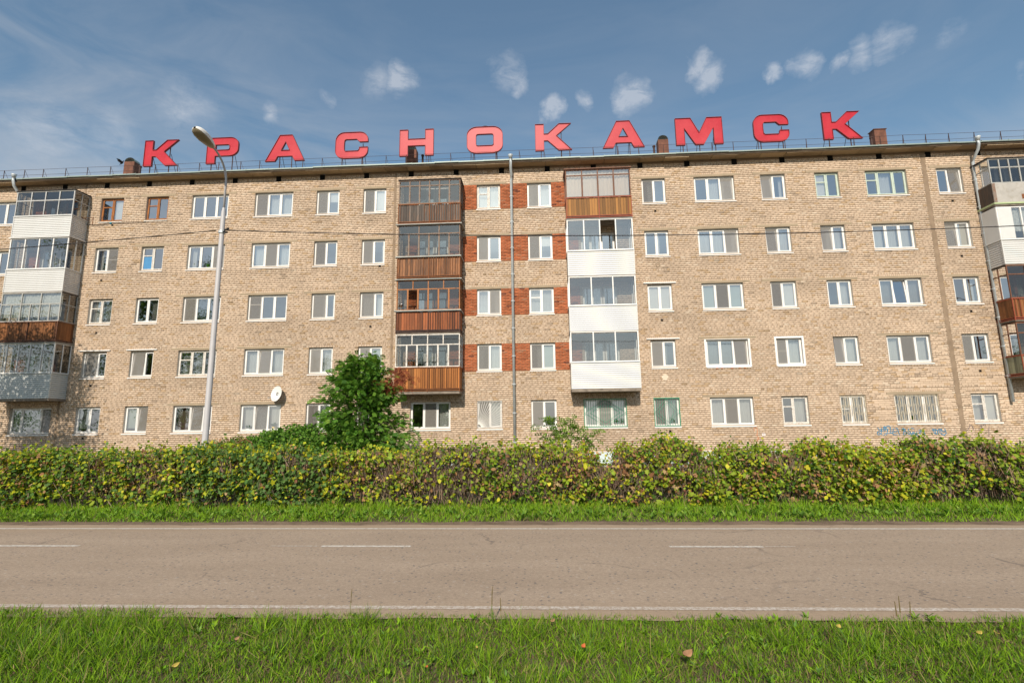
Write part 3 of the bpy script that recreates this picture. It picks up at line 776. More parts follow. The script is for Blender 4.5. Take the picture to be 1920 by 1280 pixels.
def window(x0, x1, z0, z1, spec, fm, yf, parent, casing=False, sill=True, key=''):
    """one window: the outer frame is the part, everything else hangs under it; coordinates relative to the house"""
    ox, oz = x0, z0; Wd, Hh = x1 - x0, z1 - z0; yf = yf - W
    b = MB(); fw = .055
    b.ring(.003, Wd - .003, .003, Hh - .003, fw, 0, .07)
    toks = spec.split(','); ws = []
    import re
    codes = []
    for t in toks:
        m_ = re.match(r'([A-Za-z]+)([\d.]*)', t); codes.append(m_.group(1)); ws.append(float(m_.group(2)) if m_.group(2) else 1.0)
    tot = sum(ws); inner = Wd - 2 * fw; n = len(ws); mul = .045
    avail = inner - mul * (n - 1); xs = []; x = fw
    for i, w_ in enumerate(ws):
        xe = x + avail * w_ / tot; xs.append((x, xe)); x = xe
        if i < n - 1: b.box(x, x + mul, .001, .069, fw, Hh - fw); x += mul
    win = b.build('window', fm, parent, loc=(ox, yf, oz))
    if sill:
        s = MB(); s.add([(-.03, -.155, -.052), (Wd + .03, -.155, -.052), (Wd + .03, .0, .001), (-.03, .0, .001),
                         (-.03, -.155, -.095), (Wd + .03, -.155, -.095), (Wd + .03, .0, -.045), (-.03, .0, -.045)],
                        [(0, 1, 2, 3), (4, 5, 1, 0), (1, 5, 6, 2), (0, 3, 7, 4), (7, 6, 5, 4)])
        s.build('sill', M['white'] if fm is not M['orangewood'] else M['oldwhite'], win)
    if casing:
        s = MB(); s.ring(-.08, Wd + .08, -.06, Hh + .07, .09, -.125, -.088); s.build('casing', M['white'], win)
    for (a, c), code in zip(xs, codes):
        zz0, zz1 = fw, Hh - fw; tilt = 'o' in code
        opaque = 'B' in code
        sw = .042
        hinge = (a, .0, zz0)
        sm = fm
        s = MB(); s.ring(0, c - a, 0, zz1 - zz0, sw, -.014, .045)
        gl = []
        H_ = zz1 - zz0
        if 'u' in code:
            zb = H_ * .62; s.box(sw, c - a - sw, -.012, .043, zb, zb + .05); gl = [(sw, zb), (zb + .05, H_ - sw)]
        elif 'm' in code:
            zb = H_ * .50; s.box(sw, c - a - sw, -.012, .043, zb, zb + .035); gl = [(sw, zb), (zb + .035, H_ - sw)]
        else: gl = [(sw, H_ - sw)]
        sash = s.build('sash', sm, win, loc=hinge)
        if tilt: sash.rotation_euler = (math.radians(-5.5), 0, 0)
        for gi, (ga, gc) in enumerate(gl):
            p = MB(); p.quad((sw, .015, ga), (c - a - sw, .015, ga), (c - a - sw, .015, gc), (sw, .015, gc))
            mt = M['blueboard'] if (opaque and gi == 0) else M['glass']
            o = p.build('pane', mt, win, loc=hinge); o.rotation_euler = sash.rotation_euler
            if opaque and gi == 0:
                o.data.materials[0] = M['blueboard']
        if 'n' in code or 'N' in code:
            p = MB(); p.quad((a + .015, -.017, zz0 + .01), (c - .012, -.017, zz0 + .01), (c - .012, -.017, zz1 - .012), (a + .015, -.017, zz1 - .012)); p.build('mosquito_net', M['net'], win)
            if tilt is False: pass
        yy = .20
        if 't' in code: corrugated(a, c, .02, Hh - .02, yy, M['curtain'], win)
        if 'c' in code: corrugated(a, c, .02, Hh - .02, yy, M['grey_curtain'], win)
        if 'k' in code: corrugated(a, c, .02, Hh - .02, yy, M['brown_curtain'], win)
        def flat(z_a, z_b, mt):
            p = MB(); p.quad((a, .10, z_a), (c, .10, z_a), (c, .10, z_b), (a, .10, z_b)); p.build('blind', mt, win)
        if 'w' in code: flat(.03, Hh - .03, M['blind'])
        if 'v' in code: flat(.22 if int(key[1:2] or 3) == 1 else .03, Hh - .03, M['green_blind'])
        if 'h' in code: flat(Hh * .55, Hh - .03, M['blind'])
        if code == 'g' or code == 'no' or code == 'n':
            # a glimpse of a side curtain on many bare windows
            if random.random() < .55:
                sd = random.random() < .5; wd = (c - a) * random.uniform(.25, .5)
                corrugated(a if sd else c - wd, a + wd if sd else c, .02, Hh - .02, .22, random.choice([M['curtain'], M['grey_curtain']]), win)
    return win

WIN = {}
for key, sp in SPEC.items():
    a, c = COLS[key[0]]; zt = ROWTOP(int(key[1])); fm = M[STYLE.get(key, 'white')]
    WIN[key] = window(a, c, zt - OPH, zt, sp, fm, W + .115, house, casing=key in ('M2', 'N2'), key=key)
# little white drip ledges over some windows
for key in ('B2', 'C2', 'L3', 'L2'):
    a, c = COLS[key[0]]; zt = ROWTOP(int(key[1])); a -= 0; 
    b = MB(); b.box(-.20, c - a + .20, -.18, -.11, OPH + .05, OPH + .10); b.build('drip_ledge', M['white'], WIN[key])

def bars(parent, segs, r, mat, name='grille'):
    b = MB()
    for p, q in segs: b.tube([p, q], r, 5)
    return b.build(name, mat, parent)
# sunburst grille
w1 = COLS['I'][1] - COLS['I'][0]; yy = -.10; segs = []
for (p, q) in (((.02, .02), (w1 - .02, .02)), ((.02, .02), (.02, OPH - .02)), ((w1 - .02, .02), (w1 - .02, OPH - .02)), ((.02, OPH - .02), (w1 - .02, OPH - .02))):
    segs.append(((p[0], yy, p[1]), (q[0], yy, q[1])))
for i in range(1, 17):
    t = math.pi / 2 * i / 17; dx, dz = math.cos(t), math.sin(t)
    L = min((w1 - .04) / max(dx, 1e-3), (OPH - .04) / max(dz, 1e-3)); segs.append(((.02 + dx * .16, yy, .02 + dz * .16), (.02 + dx * L, yy, .02 + dz * L)))
bars(WIN['I1'], segs, .012, M['whitegrille'])
for key in ('K1', 'L1'):                         # green diamond grilles
    a, c = COLS[key[0]]; ww = c - a; segs = []
    g = MB(); g.ring(-.015, ww + .015, -.02, OPH + .02, .035, -.13, -.10); g.build('grille_frame', M['greengrille'], WIN[key])
    n = int(ww / .11)
    for i in range(1, n): segs.append(((ww * i / n, -.11, .02), (ww * i / n, -.11, OPH - .02)))
    cx, cz = ww / 2, OPH / 2
    for s_ in (1.0, .72):
        R_, Rz = ww / 2 * s_ * .98, OPH / 2 * s_ * .98 + (.0)
        for (p, q) in (((cx - R_, cz), (cx, cz + Rz)), ((cx, cz + Rz), (cx + R_, cz)), ((cx + R_, cz), (cx, cz - Rz)), ((cx, cz - Rz), (cx - R_, cz))):
            segs.append(((p[0], -.12, p[1]), (q[0], -.12, q[1])))
    bars(WIN[key], segs, .0085, M['greengrille'])
for key in ('O1', 'P1'):                         # cream grilles with long ovals
    a, c = COLS[key[0]]; ww = c - a; b = MB(); n = max(5, int(ww / .19)); st = ww / n
    for i in range(n):
        xm = st * (i + .5)
        for sx in (-.032, .032): b.tube([(xm + sx * 2.1, -.1, .02), (xm + sx * 2.1, -.1, OPH - .02)], .0085, 4)
        zc = .42 if i % 2 else .82
        for zc in ((.30, .98) if i % 2 else (.62,)):
            pts = [(xm + .055 * math.cos(t), -.108, zc + .24 * math.sin(t)) for t in [2 * math.pi * k / 12 for k in range(13)]]
            b.tube(pts, .009, 4, caps=False)
    for z in (.03, OPH - .03): b.tube([(0, -.1, z), (ww, -.1, z)], .008, 4)
    b.build('grille', M['creamgrille'], WIN[key])

# ------------------------------------------------------------------ balconies
YF = 24.0                                        # front of the balconies
def balcony(k, r, zb, zc, zt, clad, fm, ncols, upper=0, trans=None, roof=None, rails=None, curtain=None, slab=True, ledge=None,
            bottomz=None, yf=YF, doors='white', panelcol=None, xpad=0.0, topgap=0, label=None):
    a, c = BALC_X[k]; a -= xpad; c += xpad
    O = (a, W, zb)                               # origin: wall plane, left, bottom of cladding
    y = yf - W
    b = MB(); bz = (bottomz if bottomz else zb - .12) - zb
    b.box(.0, c - a, y + .02, .0, bz, min(bz + .14, -.002)); root = b.build('balcony', M['slab'], house, loc=(a, 0, zb))
    if label: root['label'] = label
    Wd = c - a; H1 = zc - zb; H2 = zt - zb
    # cladding
    if clad in ('siding', 'siding_grey'):
        n = int(round(H1 / .10)); h = H1 / n
        mt = M[clad]
        pf = MB().add([(0, 0, 0), (Wd, 0, 0), (Wd, .016, h - .016), (0, .016, h - .016), (0, .035, 0), (Wd, .035, 0), (Wd, .035, h - .016), (0, .035, h - .016)], BOXF_).mesh('siding_strip', mt)
        dd = -y - .06
        ps = MB().add([(0, 0, 0), (0, dd, 0), (-.016, dd, h - .016), (-.016, 0, h - .016), (-.035, 0, 0), (-.035, dd, 0), (-.035, dd, h - .016), (-.035, 0, h - .016)], BOXF_).mesh('side_siding_strip', mt)
        for i in range(n):
            put('siding_strip', pf, root, (0, y, h * i))
            put('side_siding_strip', ps, root, (Wd - .0, y + .045, h * i)); o = put('side_siding_strip', ps, root, (.0, y + .045, h * i)); o.scale = (-1, 1, 1)
        t = MB(); t.box(-.012, .03, y - .012, y + .04, -.01, H1); t.build('corner_trim', mt, root)
        t = MB(); t.box(Wd - .03, Wd + .012, y - .012, y + .04, -.01, H1); t.build('corner_trim', mt, root)
        t = MB(); t.box(.03, Wd - .03, y + .045, y + .06, 0, H1 - .002); t.build('backing_sheet', M['slab'], root)
        t = MB(); t.box(-.03, Wd + .03, y - .03, y + .10, H1 + .001, H1 + .035); t.box(Wd - .05, Wd + .03, y + .101, -.01, H1 + .001, H1 + .035); t.box(-.03, .05, y + .101, -.01, H1 + .001, H1 + .035); t.build('top_ledge', mt, root)
    elif clad == 'panel':
        t = MB(); t.box(0, Wd, y, y + .02, 0, H1); t.build('front_sheet', M['concrete_panel'], root)
        t = MB(); t.box(-.001, .02, y + .03, -.02, 0, H1 - .002); t.build('side_sheet', M['plank_grey'], root); t = MB(); t.box(Wd - .02, Wd, y + .03, -.02, 0, H1 - .002); t.build('side_sheet', M['plank_grey'], root)
        t = MB(); t.box(-.03, Wd + .03, y - .02, y - .002, -.05, .03); t.box(-.035, -.004, y - .018, -.02, -.05, .03); t.build('green_trim', simple('pale_green_trim', (.42, .50, .28), .6, .2, var=.1), root)
        t = MB(); t.box(1.27, 1.40, y - .004, y - .002, .18, .42); t.build('rust_mark', M['rust'], root)
        t = MB(); t.box(.0, .14, y - .006, y - .001, .04, H1); t.build('bare_strip', M['peeled'], root)
    else:
        mt = M[clad]; n = int(Wd / .125); pw = Wd / n
        pl = MB().box(.006, pw - .006, -.010, .010, 0, 1).mesh('plank', mt)
        t = MB(); t.box(.02, Wd - .02, y + .055, y + .059, .03, H1 - .06); t.build('backing_board', M['roofing'], root)
        drop = .07 if rails else 0
        rp = random.Random(k * 10 + r)
        for i in range(n):
            o = put('plank', pl, root, (pw * i, y + .03 + rp.uniform(-.006, .006), drop + rp.uniform(0, .02)))
            top = H1 - drop - rp.uniform(.02, .06) - (rp.uniform(0, .05) if clad == 'plank_grey' else 0); o.scale = (1, 1, top)
        m_ = int(-y / .125) - 0; 
        ps = MB().box(-.010, .010, .003, .122, 0, 1).mesh('side_plank', mt)
        for i in range(m_):
            for sx in (.03, Wd - .03):
                o = put('side_plank', ps, root, (sx, y + .05 + .125 * i, drop)); o.scale = (1, 1, H1 - drop - .04)
        b = MB(); b.box(0, Wd, y + .061, y + .10, H1 * .5, H1 * .5 + .05); b.build('batten', mt, root)
    if rails:
        rm, gaps = rails; t = MB()
        for z in (H1 - .02, .05, -.03):
            t.box(-.02, Wd + .02, y - .025, y - .004, z - .018, z + .018); t.box(Wd - .002, Wd + .018, y - .003, -.02, z - .018, z + .018); t.box(-.018, .002, y - .003, -.02, z - .018, z + .018)
        for px in (-.012, Wd / 2, Wd - .02): t.box(px, px + .032, y - .034, y - .006, -.09, H1 + .0)
        t.build('railing', rm, root)
        bar = MB().box(-.008, .008, -.008, .008, .0, H1 - .04).mesh('railing_bar', rm)
        for gx in gaps: put('railing_bar', bar, root, (gx * Wd, y - .028, .03))
    if ledge:
        t = MB(); t.box(-.09, Wd + .06, y - .08, y + .12, H1 + .001, H1 + .055); t.box(Wd - .03, Wd + .06, y + .121, -.01, H1 + .001, H1 + .055); t.box(-.06, .03, y + .121, -.01, H1 + .001, H1 + .055); t.build('window_ledge', ledge, root)
    # glazing
    z0 = H1 + (.056 if ledge else .036 if clad.startswith('siding') else .0); z1 = H2
    fr = MB(); pw_ = .055 if fm in (M['white'],) else .045
    fr.box(.0, pw_, y, y + .05, z0, z1); fr.box(Wd - pw_, Wd, y, y + .05, z0, z1)
    fr.box(pw_, Wd - pw_, y, y + .05, z0, z0 + .045); fr.box(pw_, Wd - pw_, y, y + .05, z1 - .05, z1)
    # side frames
    for sx in (0, Wd - .045):
        fr.box(sx, sx + .045, -.06, -.01, z0, z1); fr.box(sx, sx + .045, y + .051, -.061, z0, z0 + .04); fr.box(sx, sx + .045, y + .051, -.061, z1 - .04, z1)
        fr.box(sx, sx + .045, y / 2 - .02, y / 2 + .02, z0 + .041, z1 - .041)
    zt_ = z1 - .05; zl = z0 + .045
    if trans:
        zt0 = z0 + (z1 - z0) * trans
        fr.box(pw_, Wd - pw_, y + .001, y + .049, zt0, zt0 + .05)
        for sx in (0, Wd - .045):
            fr.box(sx + .001, sx + .044, y + .051, y / 2 - .021, zt0, zt0 + .04); fr.box(sx + .001, sx + .044, y / 2 + .021, -.061, zt0, zt0 + .04)
    fr.build('frame', fm, root)
    # mullions and panes, lower band
    def band(n, za, zb_, post, skip=()):
        span = Wd - 2 * pw_; st = span / n
        pm = MB().box(-post / 2, post / 2, y - .004, y + .046, za, zb_).mesh('mullion', fm)
        for i in range(1, n): put('mullion', pm, root, (pw_ + st * i, 0, 0))
        gp = MB(); gp.quad((.02, y + .025, za), (st - .02, y + .025, za), (st - .02, y + .025, zb_), (.02, y + .025, zb_)); gm = gp.mesh('pane', M['glass_w'] if fm is M['white'] or curtain else M['glass_b'])
        for i in range(n):
            if i in skip: continue
            put('pane', gm, root, (pw_ + st * i, 0, 0))
        return st
    top_n = upper or ncols
    if trans:
        st = band(ncols, zl, zt0, .04 if fm is M['alu'] else .075 if fm in (M['peeled'], M['oldwhite'], M['orangewood'], M['brownwood']) else .05, skip=(1,) if (k, r) == (1, 3) else ())
        band(top_n, zt0 + .05, zt_, .05)
    else:
        st = band(ncols, zl, zt_, .055, skip=(2,) if (k, r) == (2, 4) else ())
    for sx in (.022, Wd - .022):
        for ya, yb in ((y + .051, y / 2 - .021), (y / 2 + .021, -.061)):
            p = MB(); p.quad((sx, ya, zl), (sx, yb, zl), (sx, yb, z1 - .04), (sx, ya, z1 - .04)); p.build('side_pane', M['glass_b'], root)
    if panelcol:
        p = MB(); p.box(pw_, pw_ + .62, y - .01, y + .012, zl, zt_); p.build('white_panel', M['siding'], root)
        p = MB(); p.box(-.012, -.002, y + .02, -.02, z0, z1); p.build('side_panel', M['siding'], root)
    if curtain:
        mt, zlow = curtain
        n = 2 if mt is not M['cream_curtain'] else 1
        corrugated(pw_ + .02, Wd - pw_ - .02, z0 + zlow, z1 - .05, y + .14, mt, root, amp=.018, wav_bottom=.05 if zlow > .1 else 0)
    if roof:
        rm, over, th = roof; t = MB()
        t.add([(-over, y - over, z1 + .001), (Wd + over, y - over, z1 + .001), (Wd + over, 0, z1 + .04), (-over, 0, z1 + .04),
               (-over, y - over, z1 + th), (Wd + over, y - over, z1 + th), (Wd + over, 0, z1 + .04 + th), (-over, 0, z1 + .04 + th)],
              [(3, 2, 1, 0), (4, 5, 6, 7), (0, 1, 5, 4), (1, 2, 6, 5), (2, 3, 7, 6), (3, 0, 4, 7)])
        t.build('roof', rm, root)
    return root
BOXF_ = [(0, 1, 2, 3), (7, 6, 5, 4), (4, 5, 1, 0), (5, 6, 2, 1), (6, 7, 3, 2), (7, 4, 0, 3)]

G = [i / 24 for i in range(1, 24)]
half = [i / 26 for i in range(13, 26)]
# left column
balcony(0, 2, 3.62, 4.83, 6.36, 'siding_grey', M['white'], 5, roof=(M['ledge'], .05, .03), label='lowest left balcony, grey white siding under white glazing')
balcony(0, 3, 6.47, 7.47, 8.98, 'plank_dark', M['greywood'], 6, upper=3, trans=.58, curtain=(M['lace'], .22), rails=(M['brownwood'], [.02, .5, .97]), label='balcony with dark varnished planks and lace curtains')
balcony(0, 4, 9.03, 10.18, 11.88, 'siding', M['white'], 4, roof=(M['white'], .06, .04))
balcony(0, 5, 11.97, 13.05, 14.46, 'siding', M['alu'], 4, trans=.60, roof=(M['roofing'], .05, .03))
# second column
balcony(1, 2, 3.70, 4.79, 6.38, 'plank_orange', M['oldwhite'], 6, upper=4, trans=.66, rails=(M['rust'], [.02] + [i / 30 for i in range(12, 30)]), bottomz=3.52, label='balcony with bright orange planks and white frames')
balcony(1, 3, 6.52, 7.50, 9.07, 'plank_red', M['orangewood'], 6, upper=4, trans=.68, rails=(M['darkiron'], [.03, .42] + half), ledge=M['ledge'], roof=(M['ledge'], .09, .04), label='balcony with red brown planks and orange wooden frames')
balcony(1, 4, 9.22, 10.22, 11.90, 'plank_mixed', M['peeled'], 6, upper=3, trans=.70, rails=(M['rust'], [.03, .42] + half), ledge=M['ledge'], roof=(M['ledge'], .10, .04), label='balcony with patched weathered boards and peeling frames')
balcony(1, 5, 12.02, 13.02, 14.29, 'plank_grey', M['peeled'], 6, trans=.74, rails=(M['rust'], [.03, .42] + half), roof=(M['roofing'], .05, .04), label='top balcony with split grey planks and rusty railing')
# third column
balcony(2, 2, 3.64, 4.84, 6.34, 'siding', M['white'], 3, bottomz=3.50)
balcony(2, 3, 6.37, 7.55, 9.03, 'siding', M['white'], 3)
balcony(2, 4, 9.08, 10.28, 11.92, 'siding', M['white'], 4, roof=(M['ledge'], .03, .025))
balcony(2, 5, 12.04, 13.06, 14.53, 'plank_ochre', M['brownwood'], 4, trans=.77, rails=(M['redpaint'], [.02, .5, .95]), curtain=(M['cream_curtain'], .02), roof=(M['brownwood'], .06, .05), label='balcony with ochre planks, brown frames and drawn cream curtains')
# right column
balcony(3, 2, 3.95, 4.83, 6.32, 'plank_green', M['brownwood'], 4, trans=.66, rails=(M['redpaint'], [.05, .12, .5]), label='balcony with faded green planks')
balcony(3, 3, 6.50, 7.45, 9.03, 'plank_dark', M['brownwood'], 4, trans=.70, rails=(M['redpaint'], [.04, .10, .5]))
balcony(3, 4, 9.08, 10.22, 11.86, 'siding', M['white'], 3, curtain=(M['lace'], .4), panelcol=True)
balcony(3, 5, 12.05, 13.05, 14.30, 'panel', M['greywood'], 7, trans=.62, roof=(M['roofing'], .05, .04), label='top right balcony with flat grey sheet cladding')
for (k, r), (a, c) in BACK.items():
    zt = ROWTOP(r); st = M['orangewood'] if (k, r) in ((0, 5), (1, 3)) else M['brownwood'] if (k, r) in ((3, 3), (3, 2)) else M['white']
    window(a, c - .72, zt - OPH, zt, random.choice(['t,t', 'g,t', 'n,g', 't,v']), st, W + .115, house)
    d = window(c - .70, c, zt - 2.1, zt, 'gm', st, W + .115, house, sill=False); d.name = 'balcony_door'; d.data.name = 'balcony_door'

# ------------------------------------------------------------------ eaves and roof
YE = 24.45
x = X0 - .5; rs = random.Random(3)
while x < X1 + .5:
    wd = rs.choice([1.19, 1.19, 1.22, 1.8]); x2 = min(x + wd, X1 + .5); dz = rs.uniform(-.022, .018)
    b = MB(); b.add([(x + .012, YE + .04, 15.285 + dz), (x2 - .012, YE + .04, 15.285 + dz + rs.uniform(-.01, .01)), (x2 - .012, W - .02, 15.275), (x + .012, W - .02, 15.275),
                     (x + .006, YE + .04, 15.31 + dz), (x2 - .006, YE + .04, 15.31 + dz), (x2 - .006, W - .02, 15.30), (x + .006, W - .02, 15.30)],
                    [(3, 2, 1, 0), (4, 5, 6, 7), (0, 1, 5, 4), (1, 2, 6, 5), (3, 0, 4, 7)])
    hb(b, 'soffit_board', M['soffit']); x = x2
b = MB(); b.box(X0 - .5, X1 + .5, YE + .012, YE + .038, 15.31, 15.43); hb(b, 'fascia_board', simple('dark_fascia', (.09, .065, .045), .8, .2, var=.3))
slope = .20
rz = lambda y: 15.44 + (y - YE) * slope
b = MB()
YR = 31.0
x = X0 - .5; n = 0
while x < X1 + .5:
    x2 = min(x + rs.uniform(1.15, 1.35), X1 + .5); d0 = rs.uniform(-.012, .012)
    f0 = YE - .05 + rs.uniform(-.01, .01)
    b.add([(x, f0, 15.405 + d0), (x2, f0, 15.405 + d0), (x2, f0 + .01, 15.47 + d0), (x, f0 + .01, 15.47 + d0), (x2, YR, rz(YR)), (x, YR, rz(YR)), (x, f0 + .09, 15.40), (x2, f0 + .09, 15.40)],
          [(0, 1, 2, 3), (3, 2, 4, 5), (6, 7, 1, 0)])
    b.box(x - .010, x + .010, f0 - .004, f0 + .5, 15.40 + d0, 15.50 + d0)
    x = x2
b.quad((X0 - .5, YR, rz(YR)), (X1 + .5, YR, rz(YR)), (X1 + .5, W + 12.4, 15.4), (X0 - .5, W + 12.4, 15.4))
hb(b, 'roof', M['rooftin'])
b = MB()
for xe in (X0, X1): b.add([(xe, W, ZT), (xe, W + 12, ZT), (xe, YR, rz(YR) - .02)], [(0, 1, 2)])
hb(b, 'gable', M['plaster'])
# chimneys
CH = [(-24.25, -23.62, 17.93, 1), (-7.35, -6.72, 17.98, 1), (7.05, 7.62, 17.98, 1), (18.85, 19.48, 17.86, 0)]
for a, c, zt, arch in CH:
    b = MB(); y0, y1 = 27.1, 27.55; zb = rz(y0) - .1
    b.box(a, c, y0, y1, zb, zt - (.2 if arch else 0)); o = hb(b, 'chimney', M['chimney'])
    if arch:
        q = MB(); n = 8; cx = (a + c) / 2; R_ = (c - a) / 2
        front = [(cx - R_ * math.cos(math.pi * i / n), 27.1, zt - .2 + .26 * math.sin(math.pi * i / n)) for i in range(n + 1)]
        back = [(p[0], 27.55, p[2]) for p in front]; v = front + back
        fs = [(i, i + 1, n + 2 + i, n + 1 + i) for i in range(n)]
        q.add(v, fs); q.v = [(x_, y_ - W, z_) for x_, y_, z_ in q.v]; q.build('chimney_cap', M['rooftin'], o)
    else:
        q = MB(); q.box(a - .04, c + .04, y0 - .04 - W, y1 + .04 - W, zt + .001, zt + .03); q.build('chimney_cap', M['chimney'], o)
for px in (-23.05, -6.3, 6.75, 18.5):
    b = MB(); b.tube([(px, 26.9, rz(26.9) - .05), (px, 26.9, 17.22)], .06, 8); b.tube([(px, 26.9, 17.22), (px, 26.9, 17.28)], .09, 8); hb(b, 'vent_pipe', M['darkiron'])
# roof guard rail
rl = MB()
px = X0; posts = []
while px < X1: posts.append(px); px += rs.uniform(1.05, 1.35)
for zz, yy in ((16.27, 25.02), (15.96, 25.02)):
    rl.tube([(p, yy, zz + rs.uniform(-.012, .012)) for p in posts], .008, 5)
rail = hb(rl, 'guard_rail', M['darkiron'])
for p in posts:
    q = MB(); q.box(-.012, .012, -.012, .012, rz(25.02) - 15.5 - .03, 16.28 - 15.5); q.tube([(0, 0, .76), (.12, .30, rz(25.32) - 15.5)], .008, 4)
    q.build('rail_post', M['darkiron'], rail, loc=(p, 25.02 - W, 15.5))
# downpipes
def downpipe(x, zlo, top_off=0.0, zhi=14.8, mat=M['galv']):
    y = W - .13; b = MB()
    b.tube([(x, YE - .10, 15.48), (x, YE - .10, 15.30), (x + top_off * .0, YE - .02, 15.05), (x, y - .1, 14.75), (x, y, 14.55), (x, y, zlo)], .07, 10)
    b.tube([(x, YE - .10, 15.66), (x, YE - .10, 15.60), (x, YE - .10, 15.46)], .13, 10, r2=.08)
    o = hb(b, 'downpipe', mat, smooth=True)
    z = 13.6
    while z > zlo + .2:
        q = MB(); q.tube([(x, y - W, z), (x, y - W, z + .05)], .082, 10); q.box(x - .095, x + .095, y - W - .0, -.0, z + .012, z + .035); q.build('bracket', M['galv'], o); z -= 1.38
    return o
downpipe(-1.16, .9)
downpipe(21.78, 2.75)
downpipe(-27.9, 1.0)

# ------------------------------------------------------------------ roof letters
H_L = 1.54
def arc(cx, cz, rx, rz_, a0, a1, n=6): return [(cx + rx * math.cos(math.radians(a0 + (a1 - a0) * i / n)), cz + rz_ * math.sin(math.radians(a0 + (a1 - a0) * i / n))) for i in range(n + 1)]
K_ = ([(0, 0), (.45, 0), (.45, .58), (.68, .58), (1.27, 0), (1.95, 0), (1.13, .85), (1.93, H_L), (1.30, H_L), (.68, .96), (.45, .96), (.45, H_L), (0, H_L)], [])
P_ = ([(0, 0), (.47, 0), (.47, .45)] + arc(1.32, .84, .48, .39, -90, 0) + arc(1.32, 1.13, .48, .41, 0, 90) + [(0, H_L)],
      [[(.47, .79)] + arc(1.18, .87, .14, .08, -90, 0, 3) + arc(1.18, 1.06, .14, .08, 0, 90, 3) + [(.47, 1.14)]])
A_ = ([(0, 0), (.53, 0), (.67, .28), (1.53, .28), (1.67, 0), (2.2, 0), (1.46, H_L), (.76, H_L)], [[(.84, .62), (1.37, .62), (1.10, 1.17)]])
C_ = ([(1.82, .62), (1.37, .62)] + [(1.35, .50), (1.27, .41), (.56, .41), (.48, .49), (.47, .77), (.48, 1.05), (.56, 1.14), (1.20, 1.14), (1.37, .97), (1.82, .97)] + arc(1.36, 1.10, .46, .44, 5, 90, 5) + arc(.46, 1.04, .46, .50, 90, 180, 6) + arc(.46, .46, .46, .46, 180, 270, 6) + arc(1.36, .44, .46, .44, 270, 358, 5), [])
N_ = ([(0, 0), (.44, 0), (.44, .60), (1.44, .60), (1.44, 0), (1.88, 0), (1.88, H_L), (1.44, H_L), (1.44, .98), (.44, .98), (.44, H_L), (0, H_L)], [])
O_ = (arc(1.42, .46, .54, .46, -90, 0) + arc(1.42, 1.08, .54, .46, 0, 90) + arc(.54, 1.08, .54, .46, 90, 180) + arc(.54, .46, .54, .46, 180, 270),
      [arc(1.35, .53, .13, .12, -90, 0, 3) + arc(1.35, 1.01, .13, .12, 0, 90, 3) + arc(.61, 1.01, .13, .12, 90, 180, 3) + arc(.61, .53, .13, .12, 180, 270, 3)])
M_ = ([(0, 0), (.44, 0), (.44, .98), (1.02, 0), (1.44, 0), (2.02, .98), (2.02, 0), (2.47, 0), (2.47, H_L), (1.68, H_L), (1.23, .66), (.80, H_L), (0, H_L)], [])
LET = [('К', K_, -22.23, 'red roof letter К at the far left end, beside the brown chimney'),
       ('Р', P_, -18.53, 'red roof letter Р partly behind the street lamp head'),
       ('А', A_, -15.07, 'red roof letter А between letters Р and С'),
       ('С', C_, -11.07, 'red roof letter С left of the letter Н'),
       ('Н', N_, -7.42, 'pinkish red roof letter Н with a chimney behind its legs'),
       ('О', O_, -3.64, 'pinkish red roof letter О, rounded ring with a bird on top'),
       ('К', K_, .15, 'red roof letter К in the middle, just right of О'),
       ('А', A_, 3.84, 'red roof letter А between К and the chimney before М'),
       ('М', M_, 7.79, 'red roof letter М, the widest letter'),
       ('С', C_, 11.94, 'red roof letter С right of the letter М'),
       ('К', K_, 15.58, 'red roof letter К at the far right end beside the rusty chimney')]
YL = 26.15; ZL = 16.85
